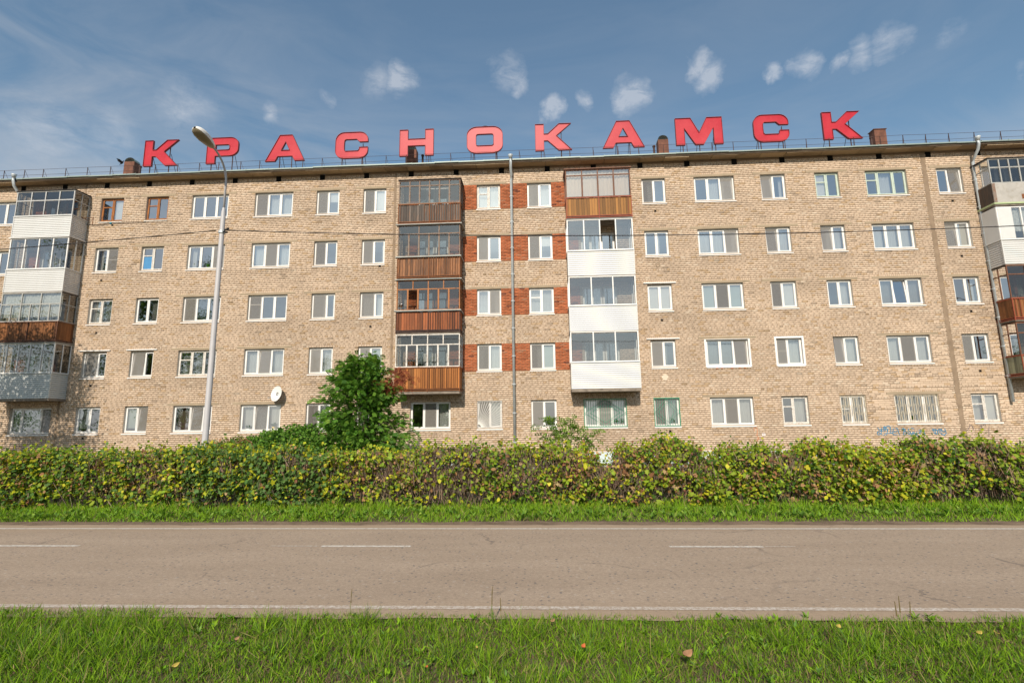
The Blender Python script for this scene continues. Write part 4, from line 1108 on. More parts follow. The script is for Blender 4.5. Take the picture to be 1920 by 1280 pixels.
def sign_letter(ch, shape, x0, label):
    outer, holes = shape; loops = [outer] + holes
    wmax = max(p[0] for p in outer)
    root = empty('sign_letter', (x0, YL, ZL)); tag(root, label, 'letter', 'red letters of the rooftop sign')
    allp = [p for l in loops for p in l]
    tris = tessellate_polygon([[Vector((p[0], p[1], 0)) for p in l] for l in loops])
    f = MB(); f.add([(p[0], .0, p[1]) for p in allp], [tuple(t) for t in tris])
    f.build('face', M['letter'], root)
    bk = MB(); bk.add([(p[0], .085, p[1]) for p in allp], [tuple(t) for t in tris]); bk.build('back', M['rim'], root)
    r = MB()
    for li, l in enumerate(loops):
        ar = sum(l[i][0] * l[(i + 1) % len(l)][1] - l[(i + 1) % len(l)][0] * l[i][1] for i in range(len(l)))
        sgn = 1 if ar > 0 else -1
        if li: sgn = -sgn
        n = len(l)
        nor = []
        for i in range(n):
            p, q = Vector(l[i - 1]), Vector(l[i]); s_ = Vector(l[(i + 1) % n])
            d1 = (q - p).normalized(); d2 = (s_ - q).normalized()
            n1 = Vector((d1.y, -d1.x)); n2 = Vector((d2.y, -d2.x)); m_ = (n1 + n2)
            m_ = m_.normalized() / max(.5, m_.normalized().dot(n1)) if m_.length > .01 else n1
            nor.append(m_ * sgn)
        t = .022; v = []; fs = []
        for i in range(n):
            a_ = Vector(l[i]) + nor[i] * .003; c_ = Vector(l[i]) + nor[i] * t
            v += [(a_.x, -.045, a_.y), (c_.x, -.045, c_.y), (c_.x, .088, c_.y), (a_.x, .088, a_.y)]
        for i in range(n):
            j = (i + 1) % n
            for k in range(4): fs.append((4 * i + k, 4 * i + (k + 1) % 4, 4 * j + (k + 1) % 4, 4 * j + k))
        r.add(v, fs)
    r.build('rim', M['rim'], root)
    legs = {'К': (.30, 1.42), 'Р': (.22, 1.45), 'А': (.75, 1.45), 'С': (.35, 1.52), 'Н': (.36, 1.62), 'О': (.35, 1.62), 'М': (.36, 1.25, 2.1)}[ch]
    zr = rz(YL + .2) - ZL - .03
    for lx in legs:
        q = MB(); q.box(-.018, .018, .09, .13, zr, .9 if ch != 'К' else 1.3); q.tube([(0, .2, .8), (0, 1.1, rz(YL + 1.1) - ZL)], .014, 5); q.build('leg', M['darkiron'], root, loc=(lx, 0, 0))
    return root
for ch, sh, x0, lb in LET: sign_letter(ch, sh, x0, lb)


# ------------------------------------------------------------------ street lamps and cables
def street_lamp(x, y, label):
    root = empty('street_lamp', (x, y, 0)); tag(root, label, 'street lamp', 'street lamps along the road')
    def lath(pts, mat, name):
        b = MB(); n = 14; v = []
        for z, r in pts: v += [(r * math.cos(2 * math.pi * k / n), r * math.sin(2 * math.pi * k / n), z) for k in range(n)]
        f = [(i * n + k, i * n + (k + 1) % n, (i + 1) * n + (k + 1) % n, (i + 1) * n + k) for i in range(len(pts) - 1) for k in range(n)]
        b.add(v, f); return b.build(name, mat, root, smooth=True)
    lath([(0, .11), (.35, .105), (.4, .09), (8.55, .066), (8.72, .040)], M['pole'], 'pole')
    q = MB(); pts = [(0, 0, 8.7), (0, 0, 9.55)]
    for i in range(1, 9):
        t = math.radians(80) * i / 8; R_ = .78
        pts.append((-.0 - .02 * i / 8, -R_ * (1 - math.cos(t)) - .0, 9.55 + R_ * math.sin(t)))
    p = pts[-1]; pts.append((p[0], p[1] - .10, p[2] + .02)); q.tube(pts, .034, 10, r2=.028); q.build('arm', M['pole'], root, smooth=True)
    tip = Vector(pts[-1])
    # cobra head, lofted
    secs = [(0, .06, .045), (.05, .10, .07), (.20, .155, .10), (.40, .20, .12), (.58, .20, .12), (.71, .165, .10), (.78, .10, .065), (.81, .04, .03)]
    up = MB(); lo = MB(); nn = 9; d = Vector((-.06, -1, .20)).normalized(); sd = d.cross(Vector((0, 0, 1))).normalized(); hu = sd.cross(d)
    vu = []; vl = []
    for s, hw, hh in secs:
        c = tip + d * (s - .05)
        for k in range(nn):
            t = math.radians(-28 + 236 * k / (nn - 1)); vu.append(c + sd * (hw * math.cos(t)) + hu * (hh * 1.1 * math.sin(t)))
            t2 = math.pi + math.pi * k / (nn - 1); vl.append(c + sd * (hw * .84 * math.cos(t2)) + hu * (hh * .60 * math.sin(t2) - hh * .46))
    f = [(i * nn + k, i * nn + k + 1, (i + 1) * nn + k + 1, (i + 1) * nn + k) for i in range(len(secs) - 1) for k in range(nn - 1)]
    up.add(vu, f).build('lamp_housing', M['lamp_shell'], root, smooth=True); lo.add(vl, f).build('lamp_cover', M['lamp_glass'], root, smooth=True)
    c = MB()
    for dx, dz in ((.14, .02), (.17, -.07), (.10, -.05), (.21, .04)): c.tube([(dx - .03, -.05, 7.98 + dz), (dx + .03, -.05, 7.98 + dz)], .028, 7)
    c.tube([(.04, -.02, 7.98), (.2, -.05, 7.98)], .012, 5)
    c.build('cable_clamp', M['cable'], root)
    b_ = MB(); b_.tube([(0, 0, 7.9), (0, 0, 7.98)], .095, 12); b_.build('band', M['galv'], root)
    return root
LX, LY = -9.52, 14.4
street_lamp(LX, LY, 'tall grey street lamp behind the hedge, curved arm in front of letter Р')
street_lamp(LX + 39, LY, 'street lamp beyond the right edge of the block')
street_lamp(LX - 39, LY, 'street lamp beyond the left edge of the block')
for s, lb in ((1, 'thin black overhead cable running right from the street lamp'), (-1, 'thin black overhead cable running left from the street lamp')):
    pts = []
    for i in range(41):
        t = i / 40; pts.append((LX + .15 * s + s * 38.7 * t, LY - .05, 7.98 - .66 * (1 - (2 * t - 1) ** 2)))
    b = MB(); b.tube(pts, .013, 6); o = b.build('power_cable', M['cable'], smooth=True); tag(o, lb, 'cable')
# cable across the wall on the left, antenna
b = MB(); b.tube([(-24.2, W - .05, 12.93), (-23.6, W - .05, 12.89), (-23.1, W - .06, 12.90), (-22.5, W - .05, 12.95), (-21.6, W - .05, 12.95), (-20.7, W - .05, 12.93)], .013, 5)
o = b.build('wall_cable', M['cable']); tag(o, 'thin dark cable slung along the bricks under the two wooden top floor windows', 'cable')
b = MB(); n = 8
o = empty('clothes_line_pulley', (-22.6, W - .1, 12.92)); tag(o, 'small blue ball fixed to the wall cable below the top left window', 'pulley')
v = []; 
for i in range(5):
    for k in range(8):
        ph = math.pi * (i + .5) / 5; v.append((.06 * math.sin(ph) * math.cos(k * math.pi / 4), .06 * math.sin(ph) * math.sin(k * math.pi / 4), .06 * math.cos(ph)))
b.add(v, [(i * 8 + k, i * 8 + (k + 1) % 8, (i + 1) * 8 + (k + 1) % 8, (i + 1) * 8 + k) for i in range(4) for k in range(8)] + [tuple(range(8)), tuple(range(39, 31, -1))]); b.build('ball', simple('blue_plastic', (.03, .22, .30), .5), o, smooth=True)
o = empty('wall_antenna', (-23.9, W, 13.1)); tag(o, 'thin rusty antenna bracket on the wall right of the top left balcony', 'antenna')
b = MB(); b.tube([(0, 0, 0), (0, -.35, .05), (-.25, -.4, .15)], .014, 5); b.tube([(.2, -.02, -.2), (.2, -.02, .25)], .012, 5); b.tube([(.2, -.03, .2), (-.1, -.35, .05)], .01, 5); b.build('bracket', M['rust'], o)
b = MB(); b.box(-.27, -.25, -.41, -.39, .1, .5); b.build('rod', M['white'], o)

# satellite dish
o = empty('satellite_dish', (-12.86, 24.62, 3.69)); tag(o, 'round white satellite dish on the bricks above a ground floor window', 'satellite dish')
o.rotation_euler = (math.radians(-12), 0, math.radians(-18))
b = MB(); nr, na = 5, 24; v = [(0, .07, 0)]
for i in range(1, nr + 1):
    r = .36 * i / nr
    for k in range(na): t = 2 * math.pi * k / na; v.append((.92 * r * math.cos(t), .07 * (1 - (r / .36) ** 2), 1.08 * r * math.sin(t)))
f = [(0, 1 + k, 1 + (k + 1) % na) for k in range(na)]
for i in range(nr - 1):
    f += [(1 + i * na + k, 1 + i * na + (k + 1) % na, 1 + (i + 1) * na + (k + 1) % na, 1 + (i + 1) * na + k) for k in range(na)]
b.add(v, f); b.build('reflector', M['dish'], o, smooth=True)
b = MB(); b.tube([(0, .05, -.30), (-.10, -.30, -.26)], .01, 5); b.build('feed_arm', M['alu'], o)
b = MB(); b.tube([(-.10, -.34, -.29), (-.10, -.28, -.28)], .022, 8); b.build('receiver', M['alu'], o)
b = MB(); b.tube([(0, .07, 0), (0, .20, 0), (0, .32, -.15)], .02, 6); b.build('bracket', M['darkiron'], o)

# pigeon flying by, small bird on the О
def bird(loc, label, wings, rz_=0):
    o = empty('bird', loc, rz_); tag(o, label, 'bird')
    b = MB(); secs = [(-.16, .005, 0), (-.10, .02, 0), (-.03, .045, 0), (.04, .05, .005), (.09, .03, .02), (.12, .028, .03), (.15, .008, .028)]; n = 8; v = []
    for x_, r, z_ in secs: v += [(x_, r * math.cos(2 * math.pi * k / n), z_ + r * .9 * math.sin(2 * math.pi * k / n)) for k in range(n)]
    b.add(v, [(i * n + k, i * n + (k + 1) % n, (i + 1) * n + (k + 1) % n, (i + 1) * n + k) for i in range(6) for k in range(n)]); b.build('body', M['bird'], o, smooth=True)
    for s in (-1, 1):
        w_ = MB()
        if wings: w_.add([(.07, s * .04, .02), (-.05, s * .04, .02), (-.06, s * .14, .14), (.05, s * .15, .16), (-.04, s * .20, .27)], [(0, 1, 2, 3), (3, 2, 4)])
        else: w_.add([(.05, s * .045, .03), (-.12, s * .03, .0), (-.06, s * .052, .01)], [(0, 1, 2)])
        w_.build('wing', M['bird'], o)
    return o
bd = bird((-21.6, 24.0, 15.87), 'dark pigeon in flight left of the brown chimney and letter К', True, .6)
bd.rotation_euler = (.3, math.radians(-50), .4)
bird((-2.65, YL + .05, ZL + H_L + .06), 'tiny bird perched on top of the letter О', False, .2)

# small plate and painted marks on the wall
b = MB(); b.box(10.44, 10.58, W - .016, W - .008, 1.36, 1.48); o = b.build('wall_plate', simple('white_enamel_plate', (.75, .72, .70), .4, .4)); tag(o, 'small white square plate on the bricks right of the orange marks', 'plate')
b = MB(); b.box(10.48, 10.54, W - .0175, W - .0165, 1.38, 1.40); b.box(10.48, 10.54, W - .0175, W - .0165, 1.43, 1.46); q = b.build('print', simple('pink_print', (.55, .25, .22), .6)); q.parent = o
def strokes(name, lines, ox, oz, sc, w_, mat, label):
    """flat sprayed lines lying on the bricks; design units scaled by sc"""
    cx_ = ox + sum(x_ for l in lines for x_, _ in l) / sum(len(l) for l in lines) * sc
    o = empty(name, (cx_, W, oz)); tag(o, label, 'graffiti')
    for li_, l in enumerate(lines):
        b = MB()
        # round the hand-drawn corners
        pts = [Vector((ox + (x_) * sc, oz - (y_) * sc)) for x_, y_ in l]
        fine = []
        for i in range(len(pts) - 1):
            p0, p1, p2, p3 = pts[max(i - 1, 0)], pts[i], pts[i + 1], pts[min(i + 2, len(pts) - 1)]
            for k in range(5):
                t = k / 5; fine.append(.5 * ((2 * p1) + (p2 - p0) * t + (2 * p0 - 5 * p1 + 4 * p2 - p3) * t * t + (3 * p1 - p0 - 3 * p2 + p3) * t ** 3))
        fine.append(pts[-1])
        for i in range(len(fine) - 1):
            p, q = fine[i], fine[i + 1]; d = (q - p)
            if d.length < 1e-5: continue
            d.normalize(); n_ = Vector((-d.y, d.x)) * w_ / 2; e = d * w_ * .3
            y_ = W - .0085 - .00002 * (len(b.f) % 40)
            vs = [p - e + n_, p - e - n_, q + e - n_, q + e + n_]; b.add([(s_.x - cx_, y_ - W - .0001 * li_, s_.y - oz) for s_ in vs], [(0, 1, 2, 3)])
        b.build('stroke', mat, o)
    return o
gu = 1 / 352.
blue = [[(55, 175), (75, 215), (95, 230), (110, 180)], [(110, 180), (105, 250), (60, 290), (35, 270), (50, 240), (90, 270), (110, 290)],
        [(130, 240), (160, 150), (165, 230), (185, 160), (200, 230)], [(190, 160), (240, 150), (255, 200), (250, 265)], [(150, 270), (275, 265)],
        [(210, 200), (180, 295)], [(130, 300), (160, 285)], [(300, 190), (280, 280), (350, 290)], [(330, 200), (360, 190), (380, 295)], [(290, 250), (355, 240)],
        [(430, 210), (460, 190), (450, 280)], [(450, 190), (485, 215), (455, 235), (500, 260), (470, 290), (435, 290)],
        [(540, 200), (520, 240), (560, 250), (540, 285), (510, 270)], [(560, 200), (590, 190), (620, 205)], [(560, 250), (570, 300), (600, 250), (600, 300)],
        [(620, 255), (640, 300), (660, 250), (655, 305), (690, 322)], [(690, 230), (720, 220), (725, 250), (690, 260), (720, 300)], [(740, 245), (780, 240), (770, 270), (795, 305)]]
strokes('graffiti', blue, 15.67 - 42 * gu, 1.46 + 250 * gu, gu, .030, M['graffiti_blue'], 'large blue sprayed scrawl of two words under the barred three part window')
blue2 = [[(895, 220), (960, 215)], [(920, 200), (930, 270), (945, 285)], [(950, 225), (950, 275), (980, 285), (980, 225), (955, 225)], [(990, 230), (1010, 215), (1010, 270)],
         [(1010, 220), (1035, 215), (1035, 270)], [(1050, 210), (1060, 250), (1100, 250)], [(1100, 205), (1115, 280), (1060, 300), (1030, 280), (1090, 315)]]
strokes('graffiti', blue2, 15.67 - 42 * gu, 1.46 + 250 * gu, gu, .030, M['graffiti_blue'], 'short blue sprayed word nearest the dark wall seam')
dark = [[(1500, 140), (1500, 170), (1440, 245)], [(1530, 150), (1550, 220)], [(1655, 160), (1690, 200), (1700, 240)], [(1655, 160), (1680, 155), (1690, 170), (1720, 150)],
        [(1795, 180), (1780, 260), (1770, 345)], [(1730, 130), (1745, 165)]]
strokes('graffiti', dark, 15.67 - 42 * gu, 1.46 + 250 * gu, gu, .030, M['graffiti_dark'], 'faint dark sprayed strokes right of the wall seam')
org = [[(0, 30), (0, 0), (22, 0)], [(22, 0), (24, 30), (20, 70)], [(12, 60), (24, 72)], [(14, 90), (26, 84), (34, 95), (22, 100), (16, 118)], [(30, 84), (34, 104)]]
strokes('graffiti', org, 10.10, 1.74, .0052, .022, M['graffiti_orange'], 'small orange survey marks on the bricks beside a white plate')
for (a, zz) in ((8.55, 4.585), (8.78, 4.59), (9.25, 4.58), (9.62, 4.59), (9.85, 4.585)):
    b = MB(); b.box(a, a + .10, W - .03, W - .005, zz - .035, zz - .0); hb(b, 'foam_patch', simple('rust_orange_foam', (.50, .15, .05), .8))

# things on window sills
def pot(x, z, y, r, h, pm, kind, label):
    o = empty('flower_pot', (x, y, z)); tag(o, label, 'flower pot')
    b = MB(); n = 12; v = [(r * .75 * math.cos(2 * math.pi * k / n), r * .75 * math.sin(2 * math.pi * k / n), 0) for k in range(n)] + [(r * math.cos(2 * math.pi * k / n), r * math.sin(2 * math.pi * k / n), h) for k in range(n)]
    b.add(v, [(k, (k + 1) % n, n + (k + 1) % n, n + k) for k in range(n)] + [tuple(range(n - 1, -1, -1)), tuple(range(n, 2 * n))]); b.build('pot', pm, o)
    if kind:
        n = kind; P = np.zeros((n, 3)); P[:, 2] = h; U = rdir(n); U[:, 2] = np.abs(U[:, 2]) + .5; Vv = rdir(n)
        C = np.array([(.06, .16, .03)]) * RNG.uniform(.6, 1.5, (n, 1))
        scatter('plant', LEAF_T, LEAF_F, P + RNG.normal(size=(n, 3)) * .02, U, Vv, RNG.uniform(.12, .26, n), C, M['leaf'], o)
zs1 = ROWTOP(1) - OPH + .005; yp = W + .23
pot(-14.45, zs1, yp, .12, .13, M['pot_white'], 22, 'white pot with a spiky plant in the window under the dish')
pot(-13.15, zs1, yp, .12, .20, M['pot_yellow'], 6, 'yellow box pot at the right of the window under the dish')
pot(-5.95, zs1, yp, .07, .10, M['pot_brown'], 8, 'small brown pot in the window under the orange balcony')
pot(3.70, zs1, yp, .09, .14, M['pot_brown'], 26, 'brown pot of green leaves behind the wide green grille')
pot(4.02, zs1, yp, .10, .16, M['pot_brown'], 40, 'taller dark plant pot at the right of the wide green grille')
pot(6.42, zs1, yp, .10, .12, M['pot_white'], 16, 'white pot behind the narrow green grille')
pot(.55, zs1, yp, .06, .10, M['pot_brown'], 14, 'small pot with pinkish flowers in the ground floor window right of the downpipe')
pot(17.45, zs1, yp, .09, .10, M['pot_brown'], 20, 'low plant behind the cream grille with ovals')
pot(-17.1, ROWTOP(4) - OPH + .005, yp, .09, .10, M['pot_brown'], 60, 'bushy green plant in the fourth floor window beside the lamp post')


# ------------------------------------------------------------------ vegetation
def colours(n, pal, wts, jit=.25):
    idx = RNG.choice(len(pal), n, p=np.array(wts) / sum(wts)); C = np.array(pal)[idx]
    return np.clip(C * RNG.uniform(1 - jit, 1 + jit, (n, 1)) * RNG.uniform(.93, 1.07, (n, 3)), 0.005, .9)

hedge = empty('hedge', (0, 13.5, 0)); tag(hedge, 'long clipped yellow green hedge with bare grey twigs between the road and the block', 'hedge')
HX0, HX1 = -21.0, 19.0
def hh(x):
    h = 1.35 + .10 * wob(x, 21, 6, .9) + .13 * np.clip(wob(x, 22, 5, 2.6), -1, 1) + .04 * wob(x, 23, 4, 7)
    g = lambda c, w_: np.exp(-((x - c) / w_) ** 2)
    h += .20 * g(3.25, .42) + .14 * g(-10.2, .35) - .34 * g(1.75, .28) - .36 * g(4.35, .30) + .12 * g(9.6, .5) + .08 * g(7.2, .5) - .10 * g(-5.8, .3) + .05 * g(-1.3, 1.2) - .16 * g(9.0, .25) - .07 / (1 + np.exp(-(x - 5.5) * 1.5)) + .10 * g(11.0, .4)
    return h
def hfront(x, z): return 13.14 - .16 * x * .06 + .16 * wob(x, 31, 5, .8) + .13 * wob(z * 2.6 + x * 1.4, 32, 4, 1.9) + .10 * wob(x * 2.2 - z * 3.1, 33, 3, 1.7) - .20 * np.sin(np.clip(z / 1.5, 0, 1) * 2.4) + .10
def sparse(x, z):                                 # 0 leafy .. 1 bare
    s = .40 + .55 * wob(x, 41, 5, .75) + .26 * wob(z * 3 + x * .7, 42, 4, 1.3) + .42 * wob(z * 5.5 - x * 2.7, 43, 4, 1.5)
    s += .45 * np.exp(-((x + .6) / 1.9) ** 2) * (z > .3) - .35 * np.exp(-((x - 8.5) / 3.5) ** 2) - .3 * np.exp(-((x + 11) / 2.4) ** 2) - .30 * np.exp(-((x - 2.6) / 1.0) ** 2) + .25 * np.exp(-((x - 6.2) / .5) ** 2)
    return np.clip(s, 0, 1)
YG = (.46, .45, .028); MG = (.23, .31, .026); DG = (.065, .14, .022); LG = (.27, .37, .04); BRN = (.33, .17, .075); YEL = (.62, .52, .06)
def shoots(ns, top):
    x = RNG.uniform(HX0, HX1, ns); h_ = hh(x)
    if top: y = RNG.uniform(13.0, 14.2, ns); z = h_ - np.abs(RNG.normal(0, .05, ns)) + .01; kp = RNG.random(ns) > sparse(x, z) * .75
    else:
        z = h_ * RNG.uniform(.03, .98, ns) ** .85; y = hfront(x, z) + np.abs(RNG.normal(0, .09, ns)) - .03
        kp = RNG.random(ns) > np.clip(sparse(x, z) * 1.08 * (z > .06) + .5 * (z < .42) * (wob(x, 45, 5, 1.5) > -.1) - .02, 0, .97)
    x, y, z = x[kp], y[kp], z[kp]; m = len(x); k = RNG.integers(3, 11, m); idx = np.repeat(np.arange(m), k); n = len(idx)
    sp = RNG.uniform(.05, .12, m)[idx][:, None]
    P = np.stack([x, y, z], 1)[idx] + RNG.normal(size=(n, 3)) * sp * np.array([1, .6, .8])
    if top: P[:, 2] += (RNG.random(m)[idx] < .16) * RNG.uniform(.03, .22, m)[idx]
    return P, idx, m, RNG.uniform(.65, 1.35, m)[idx], RNG.random(m)[idx]
Pa, ia, ma, sa, ca = shoots(9500, False); Pb, ib, mb_, sb, cb = shoots(5600, True)
P = np.concatenate([Pa, Pb]); P[:, 1] -= 13.5; shs = np.r_[sa, sb * .8]; shc = np.r_[ca, cb]; n = len(P)
U = rdir(n) * .75 + np.array([0, -.45, -.35]); Vv = rdir(n)
# leaves face outwards and up: pick the side vector so that the normal leans to the light
Nn = rdir(n) * .75 + np.array([0, -.75, .62]); Vv = np.cross(Nn, U)
S = np.stack([RNG.uniform(.055, .12, n) * shs] * 3, 1); S[:, 1] *= RNG.uniform(.75, 1.0, n); S[:, 2] *= RNG.uniform(-.5, 1.5, n)
tone = wob(P[:, 0] + P[:, 2] * .8, 51, 6, .9)
Ca = colours(n, [YG, LG, MG, DG, BRN, YEL], [.26, .22, .28, .12, .06, .05]); Cb = colours(n, [MG, DG, LG, BRN], [.46, .34, .15, .05])
sel = (shc * .8 + RNG.random(n) * .2 < .5 - .55 * tone)[:, None]; C = np.where(sel, Ca, Cb)
dry = (shc > .90) | (RNG.random(n) < .06); C[dry] = colours(int(dry.sum()), [(.36, .20, .10), (.26, .12, .07), (.46, .32, .17)], [.4, .3, .3])
lob = ((P[:, 0] > -9.2) & (P[:, 0] < -5.4) & (RNG.random(n) < .6)) | (RNG.random(n) < .22)
C[lob & (P[:, 0] < -5)] = colours(int((lob & (P[:, 0] < -5)).sum()), [(.09, .17, .045), (.13, .22, .06), YG], [.5, .35, .15])
o1 = scatter('foliage', LEAF_T, LEAF_F, P[~lob], U[~lob], Vv[~lob], S[~lob], C[~lob], M['leaf'], hedge); tag(o1, kind='stuff')
S2 = S[lob] * 1.15; o1 = scatter('lobed_foliage', LOBE_T, LOBE_F, P[lob], U[lob], Vv[lob], S2, C[lob], M['leaf'], hedge); tag(o1, kind='stuff')
# twigs
nt = 34000
x = RNG.uniform(HX0, HX1, nt); hz_ = hh(x); sp = RNG.random(nt)
z = np.where(RNG.random(nt) < .6, hz_ * RNG.uniform(.45, .97, nt), hz_ * RNG.uniform(.0, .7, nt)); y = hfront(x, z) + RNG.uniform(-.03, .95, nt).clip(0) ** 1.3 - .03
kp = RNG.random(nt) < .34 + .8 * sparse(x, z); x, y, z = x[kp], y[kp], z[kp]; n = len(x)
U = np.stack([RNG.normal(0, .42, n), RNG.normal(-.05, .3, n), np.ones(n)], 1)
L = RNG.uniform(.12, .42, n); L = np.minimum(L, np.maximum(.05, hh(x) + .03 - z))
T = [(0, -1, 0), (0, 1, 0), (0, 0, 1.6), (1, -.6, 0), (1, .6, 0), (1, 0, 1)]
F = [(0, 1, 4), (0, 4, 3), (1, 2, 5), (1, 5, 4), (2, 0, 3), (2, 3, 5)]
C = colours(n, [(.25, .175, .135), (.34, .25, .195), (.17, .105, .075), (.42, .28, .17)], [.35, .3, .2, .15])
r_ = RNG.uniform(.003, .0075, n)
o1 = scatter('twigs', T, F, np.stack([x, y - 13.5, z], 1), U, rdir(n), np.stack([L, r_, r_], 1), C, M['twig'], hedge); tag(o1, kind='stuff')
# sprigs sticking out of the clipped top
nsp = 420; cx = RNG.uniform(HX0, HX1, nsp); cy = RNG.uniform(13.1, 13.9, nsp); hs = RNG.uniform(.05, .34, nsp)
k = 7; t = RNG.uniform(.2, 1.05, nsp * k); cxx = np.repeat(cx, k); P = np.stack([cxx + RNG.normal(0, .035, nsp * k), np.repeat(cy, k) - 13.5 + RNG.normal(0, .03, nsp * k), hh(cxx) + np.repeat(hs, k) * t], 1)
o1 = scatter('sprigs', LEAF_T, LEAF_F, P, rdir(nsp * k) + np.array([0, -.2, .2]), rdir(nsp * k), RNG.uniform(.05, .10, nsp * k), colours(nsp * k, [YG, MG, LG], [.3, .4, .3]), M['leaf'], hedge); tag(o1, kind='stuff')
# main stems, thicker, leaning
ns = 620
x = RNG.uniform(HX0, HX1, ns); y = 13.35 + RNG.uniform(-.05, .6, ns); U = np.stack([RNG.normal(0, .45, ns), RNG.normal(-.05, .2, ns), np.ones(ns)], 1)
r_ = RNG.uniform(.008, .020, ns)
o1 = scatter('stems', T, F, np.stack([x, y - 13.5, np.full(ns, -.02)], 1), U, rdir(ns), np.stack([hh(x) * RNG.uniform(.55, .85, ns), r_, r_], 1), colours(ns, [(.15, .11, .085), (.20, .155, .13)], [.5, .5]), M['twig'], hedge); tag(o1, kind='stuff')
# dim inner leaf litter mass so that one cannot look straight through at ground level
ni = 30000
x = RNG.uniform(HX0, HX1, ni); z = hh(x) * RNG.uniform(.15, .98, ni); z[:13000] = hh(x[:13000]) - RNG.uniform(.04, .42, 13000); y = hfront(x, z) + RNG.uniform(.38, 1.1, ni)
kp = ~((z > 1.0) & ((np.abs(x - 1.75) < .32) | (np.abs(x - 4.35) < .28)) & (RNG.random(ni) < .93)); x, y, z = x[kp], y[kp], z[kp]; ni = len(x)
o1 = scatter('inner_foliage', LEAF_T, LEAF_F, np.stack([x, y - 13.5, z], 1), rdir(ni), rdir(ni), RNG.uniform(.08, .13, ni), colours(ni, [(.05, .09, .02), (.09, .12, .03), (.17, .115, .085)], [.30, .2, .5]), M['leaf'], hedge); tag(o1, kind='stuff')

# --- grass
BL_T = [(0, -.5, 0), (0, .5, 0), (.4, -.42, .05), (.4, .42, .05), (.75, -.26, .19), (.75, .26, .19), (1, 0, .42)]
BL_F = [(0, 1, 3), (0, 3, 2), (2, 3, 5), (2, 5, 4), (4, 5, 6)]
def grass(name, P, h0, h1, w0, w1, pal, wts, lean=.45, kind_label=None):
    n = len(P); U = np.stack([RNG.normal(0, lean, n), RNG.normal(0, lean, n), np.ones(n)], 1); Vv = rdir(n); Vv[:, 2] *= .2
    Ls = RNG.uniform(h0, h1, n) if np.isscalar(h0) else h0
    S = np.stack([Ls, RNG.uniform(w0, w1, n), Ls * RNG.uniform(.3, 1.3, n)], 1)
    C = colours(n, pal, wts)
    o = scatter(name, BL_T, BL_F, P, U, Vv, S, C, M['grass']); return tag(o, kind='stuff')
G1 = (.150, .275, .016); G2 = (.235, .39, .022); G3 = (.085, .175, .014); G4 = (.34, .27, .12); G5 = (.11, .185, .05); GD = (.20, .125, .085)
edge_near = lambda x: 5.93 + .05 * wob(x, 61, 6, 2.1) + .06 * np.clip(wob(x, 62, 4, .5), -1, 1) - .012 * x
n = 150000
x = RNG.uniform(-8.5, 7.5, n); y = RNG.uniform(3.2, 6.12, n)
den = .62 + .38 * wob(x + y * 1.7, 63, 6, 1.6) + .25 * wob(y * 2 - x, 64, 5, 2.3)
bare = np.clip(1 - ((x - .2) / 4.2) ** 2, 0, 1) * (y < 4.95) * .6 * (wob(x * 1.3 + y * 2.2, 65, 5, 2.0) > -.1)
kp = (y < edge_near(x) + RNG.exponential(.02, n)) & (RNG.random(n) < np.clip(den, .68, 1) * (1 - bare))
x, y = x[kp], y[kp]; n = len(x)
ht = RNG.uniform(.045, .125, n) * (1 + .45 * wob(x * 1.5 + y, 66, 5, 1.4)) * np.where(x < -3.9, 1.25, 1)
ht *= np.clip(1.0 - .25 * (y > 5.75), .5, 1)
P = np.stack([x, y, np.full(n, -.02)], 1)
grass('lawn_grass', P, ht, None, .004, .0095, [G1, G2, G3, G4, G5, GD], [.34, .29, .14, .06, .09, .08], .65)
nq = 90000; xq = RNG.uniform(-8.5, 7.5, nq); yq = RNG.uniform(3.2, 6.0, nq); kq = yq < edge_near(xq); xq, yq = xq[kq], yq[kq]; nq = len(xq)
grass('lawn_thatch', np.stack([xq, yq, np.full(nq, -.02)], 1), RNG.uniform(.025, .06, nq), None, .004, .009, [GD, G4, G1, G3, (.26, .18, .13)], [.22, .14, .34, .14, .16], 1.1)
# longer loose tufts
tx = RNG.uniform(-7.5, 6.5, 90); ty = RNG.uniform(3.9, 5.72, 90); tx[:14] = RNG.uniform(-5.6, -4.2, 14); ty[:14] = RNG.uniform(4.6, 5.2, 14)
P = np.concatenate([np.stack([a + RNG.normal(0, .05, 60), c + RNG.normal(0, .05, 60), np.full(60, -.02)], 1) for a, c in zip(tx, ty)])
grass('grass_tufts', P, RNG.uniform(.12, .26, len(P)), None, .004, .009, [G1, G2, G5, G4], [.3, .35, .25, .1], .6)
# broad-leaved weeds in the lawn
nw = 300; cx = RNG.uniform(-7, 6.5, nw); cy = RNG.uniform(3.8, 5.95, nw); k = 8
P = np.repeat(np.stack([cx, cy, np.full(nw, .01)], 1), k, 0); n = len(P)
ang = RNG.uniform(0, 6.28, n); el = RNG.uniform(.3, 1.2, n); U = np.stack([np.cos(ang), np.sin(ang), el], 1); Vv = np.cross(np.array([0, 0, 1.]), U)
S = np.stack([RNG.uniform(.035, .085, n), RNG.uniform(.018, .036, n), RNG.uniform(.03, .06, n)], 1)
o = scatter('lawn_weeds', LEAF_T, LEAF_F, P + RNG.normal(0, .012, (n, 3)), U, Vv, S, colours(n, [G1, G2, (.14, .25, .05), (.22, .33, .08)], [.3, .3, .3, .1]), M['leaf']); tag(o, kind='stuff')
